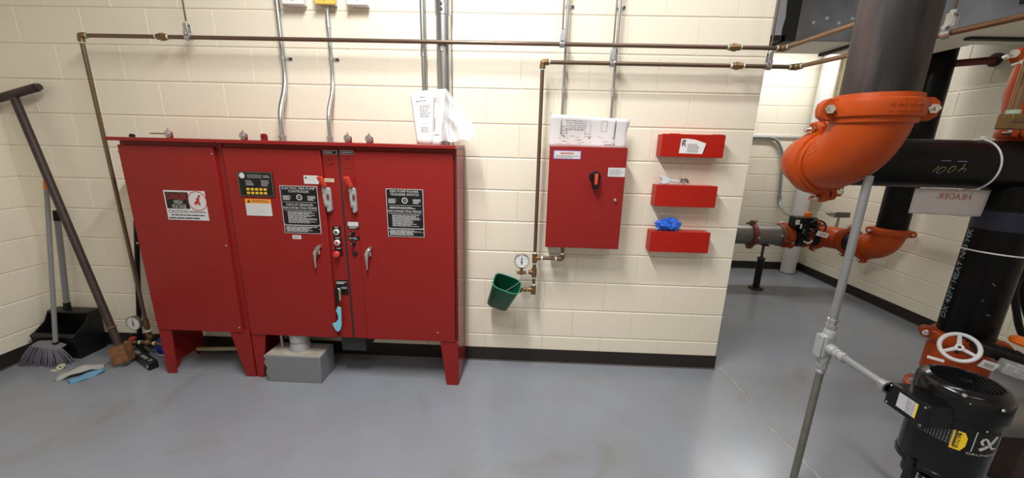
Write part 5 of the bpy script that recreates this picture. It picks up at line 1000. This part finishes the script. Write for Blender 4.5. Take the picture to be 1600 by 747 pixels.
# terminal box, cover facing left
bx0, by0, by1, bz0, bz1 = .080, -1.215, -1.068, .545, .634
tb = MB().box((bx0 + .012, by0, bz0), (QX - .06, by1, bz1)).build('terminal_box', 'motor_black', t, bevel=.004); MB().box((bx0, by0 - .002, bz0 - .002), (bx0 + .012, by1 + .002, bz1 + .002)).build('box_cover', 'motor_black', tb, bevel=.003)
m = MB(); m.box((bx0 - .0008, by0 + .030, bz0 + .018), (bx0, by1 - .045, bz1 - .012)); m.build('wiring_label', 'label_silver', tb); MB().box((bx0 - .0012, by0 + .030, bz0 + .018), (bx0 - .0006, by0 + .036, bz1 - .012)).build('yellow_strip', 'label_yellow', tb)
m = MB(); r = random.Random(3)
for k in range(9):
    for q in range(3): m.box((bx0 - .0012, by0 + .042 + q * .010, bz0 + .022 + k * .006), (bx0 - .0008, by0 + .042 + q * .010 + .004 + .005 * r.random(), bz0 + .024 + k * .006))
m.build('fine_print', 'steel_grey', tb)
for y, z in ((by0 + .008, bz1 - .008), (by1 - .008, bz1 - .008), (by1 - .008, bz0 + .008), (by0 + .008, bz0 + .008)): MB().lathe([(.004, 0), (.003, .002), (0, .0025)], (bx0, y, z), (-1, 0, 0), 10).build('cover_screw', 'chrome', tb)
for a, z, s in ((262, .575, 3.2),): MB().lathe([(.001 * s, 0), (0, .001)], mz(a, z), mz(a, z) - V((QX, QY, z)), 10).build('paint_fleck', 'white_plastic', t)
MB().lathe([(.07, .24), (.088, .26), (.088, .325)], (QX, QY, 0), (0, 0, 1), 32).build('motor_stool', 'rubber_black', t); MB().box((.165, -1.235, .24), (.195, -1.175, .32)).build('guard_plate', 'chrome', t, bevel=.003)
MB().lathe([(.065, -.14), (.065, .24), (.07, .242)], (QX, QY, 0), (0, 0, 1), 32).build('pump_column', 'chrome', t); MB().lathe([(.12, -.2015), (.12, -.17), (.09, -.14)], (QX, QY, 0), (0, 0, 1), 32).build('pump_foot', 'dark_iron', t); MB().tube(rounded([(.150, -1.16, .36), (.130, -1.17, .28), (.13, -1.21, -.18)], .05), .010, 10).build('drain_cable', 'rubber_black', t)
KX, KY, KZ = .082, -.75, .609; RK = .0165
t = thing('motor_conduit', 'upright grey conduit with a cast tee box feeding the pump motor', 'conduit', (KX, KY, -.2015))
MB().cyl((KX, KY, KZ + .06), (KX, KY, 1.416), RK, seg=18).build('upper_pipe', 'conduit_grey', t); MB().cyl((KX, KY, -.2015), (KX, KY, KZ - .09), RK, seg=18).build('lower_pipe', 'conduit_tan', t); MB().cyl((KX, KY - .05, KZ), (KX - .0, by1 + .0, KZ), RK, seg=18).build('branch_pipe', 'conduit_grey', t)
m = MB(); m.obox((KX - .006, KY, KZ + .005), V((.030, 0, 0)), V((0, .024, 0)), V((0, 0, .062))); cb = m.build('cast_body', 'cast_grey', t, bevel=.014, seg=4)
MB().box((KX - .046, KY - .021, KZ - .052), (KX - .034, KY + .021, KZ + .062)).build('box_cover', 'cast_grey', cb, bevel=.006, seg=3)
for z in (-.042, .052): MB().lathe([(.005, 0), (.004, .003), (0, .0035)], (KX - .046, KY - .008, KZ + z), (-1, 0, 0), 10).build('screw', 'zinc', cb)
for p, d in (((KX, KY, KZ + .055), (0, 0, 1)), ((KX, KY, KZ - .050), (0, 0, -1)), ((KX, KY - .018, KZ), (0, -1, 0))):
    MB().lathe([(.026, 0), (.025, .030), (.023, .034)], p, d, 24).build('hub', 'cast_grey', cb); q_ = V(p) + V(d) * .034; cn = MB(); cn.lathe([(.021, 0), (.021, .012), (.0235, .012), (.0235, .026)], q_, d, 8); cn.lathe([(.0195, .026), (.0195, .040), (.022, .042), (.022, .054), (.018, .056)], q_, d, 24); cn.build('connector', 'zinc' if d[1] == 0 else 'cast_grey', cb)
MB().lathe([(.022, 0), (.022, .02), (.026, .02), (.026, .028)], (KX, by1 + .028, KZ), (0, -1, 0), 20).build('box_connector', 'zinc', t)
XF = None
for o in list(S.objects):
    if o.type == 'LIGHT':
        for e in S.objects:
            if e.name.startswith('ceiling_light') and abs(e.location.x - o.location.x) < .01 and abs(e.location.y - o.location.y) < .01:
                o.parent = e; o.location = (0, 0, -.045); break
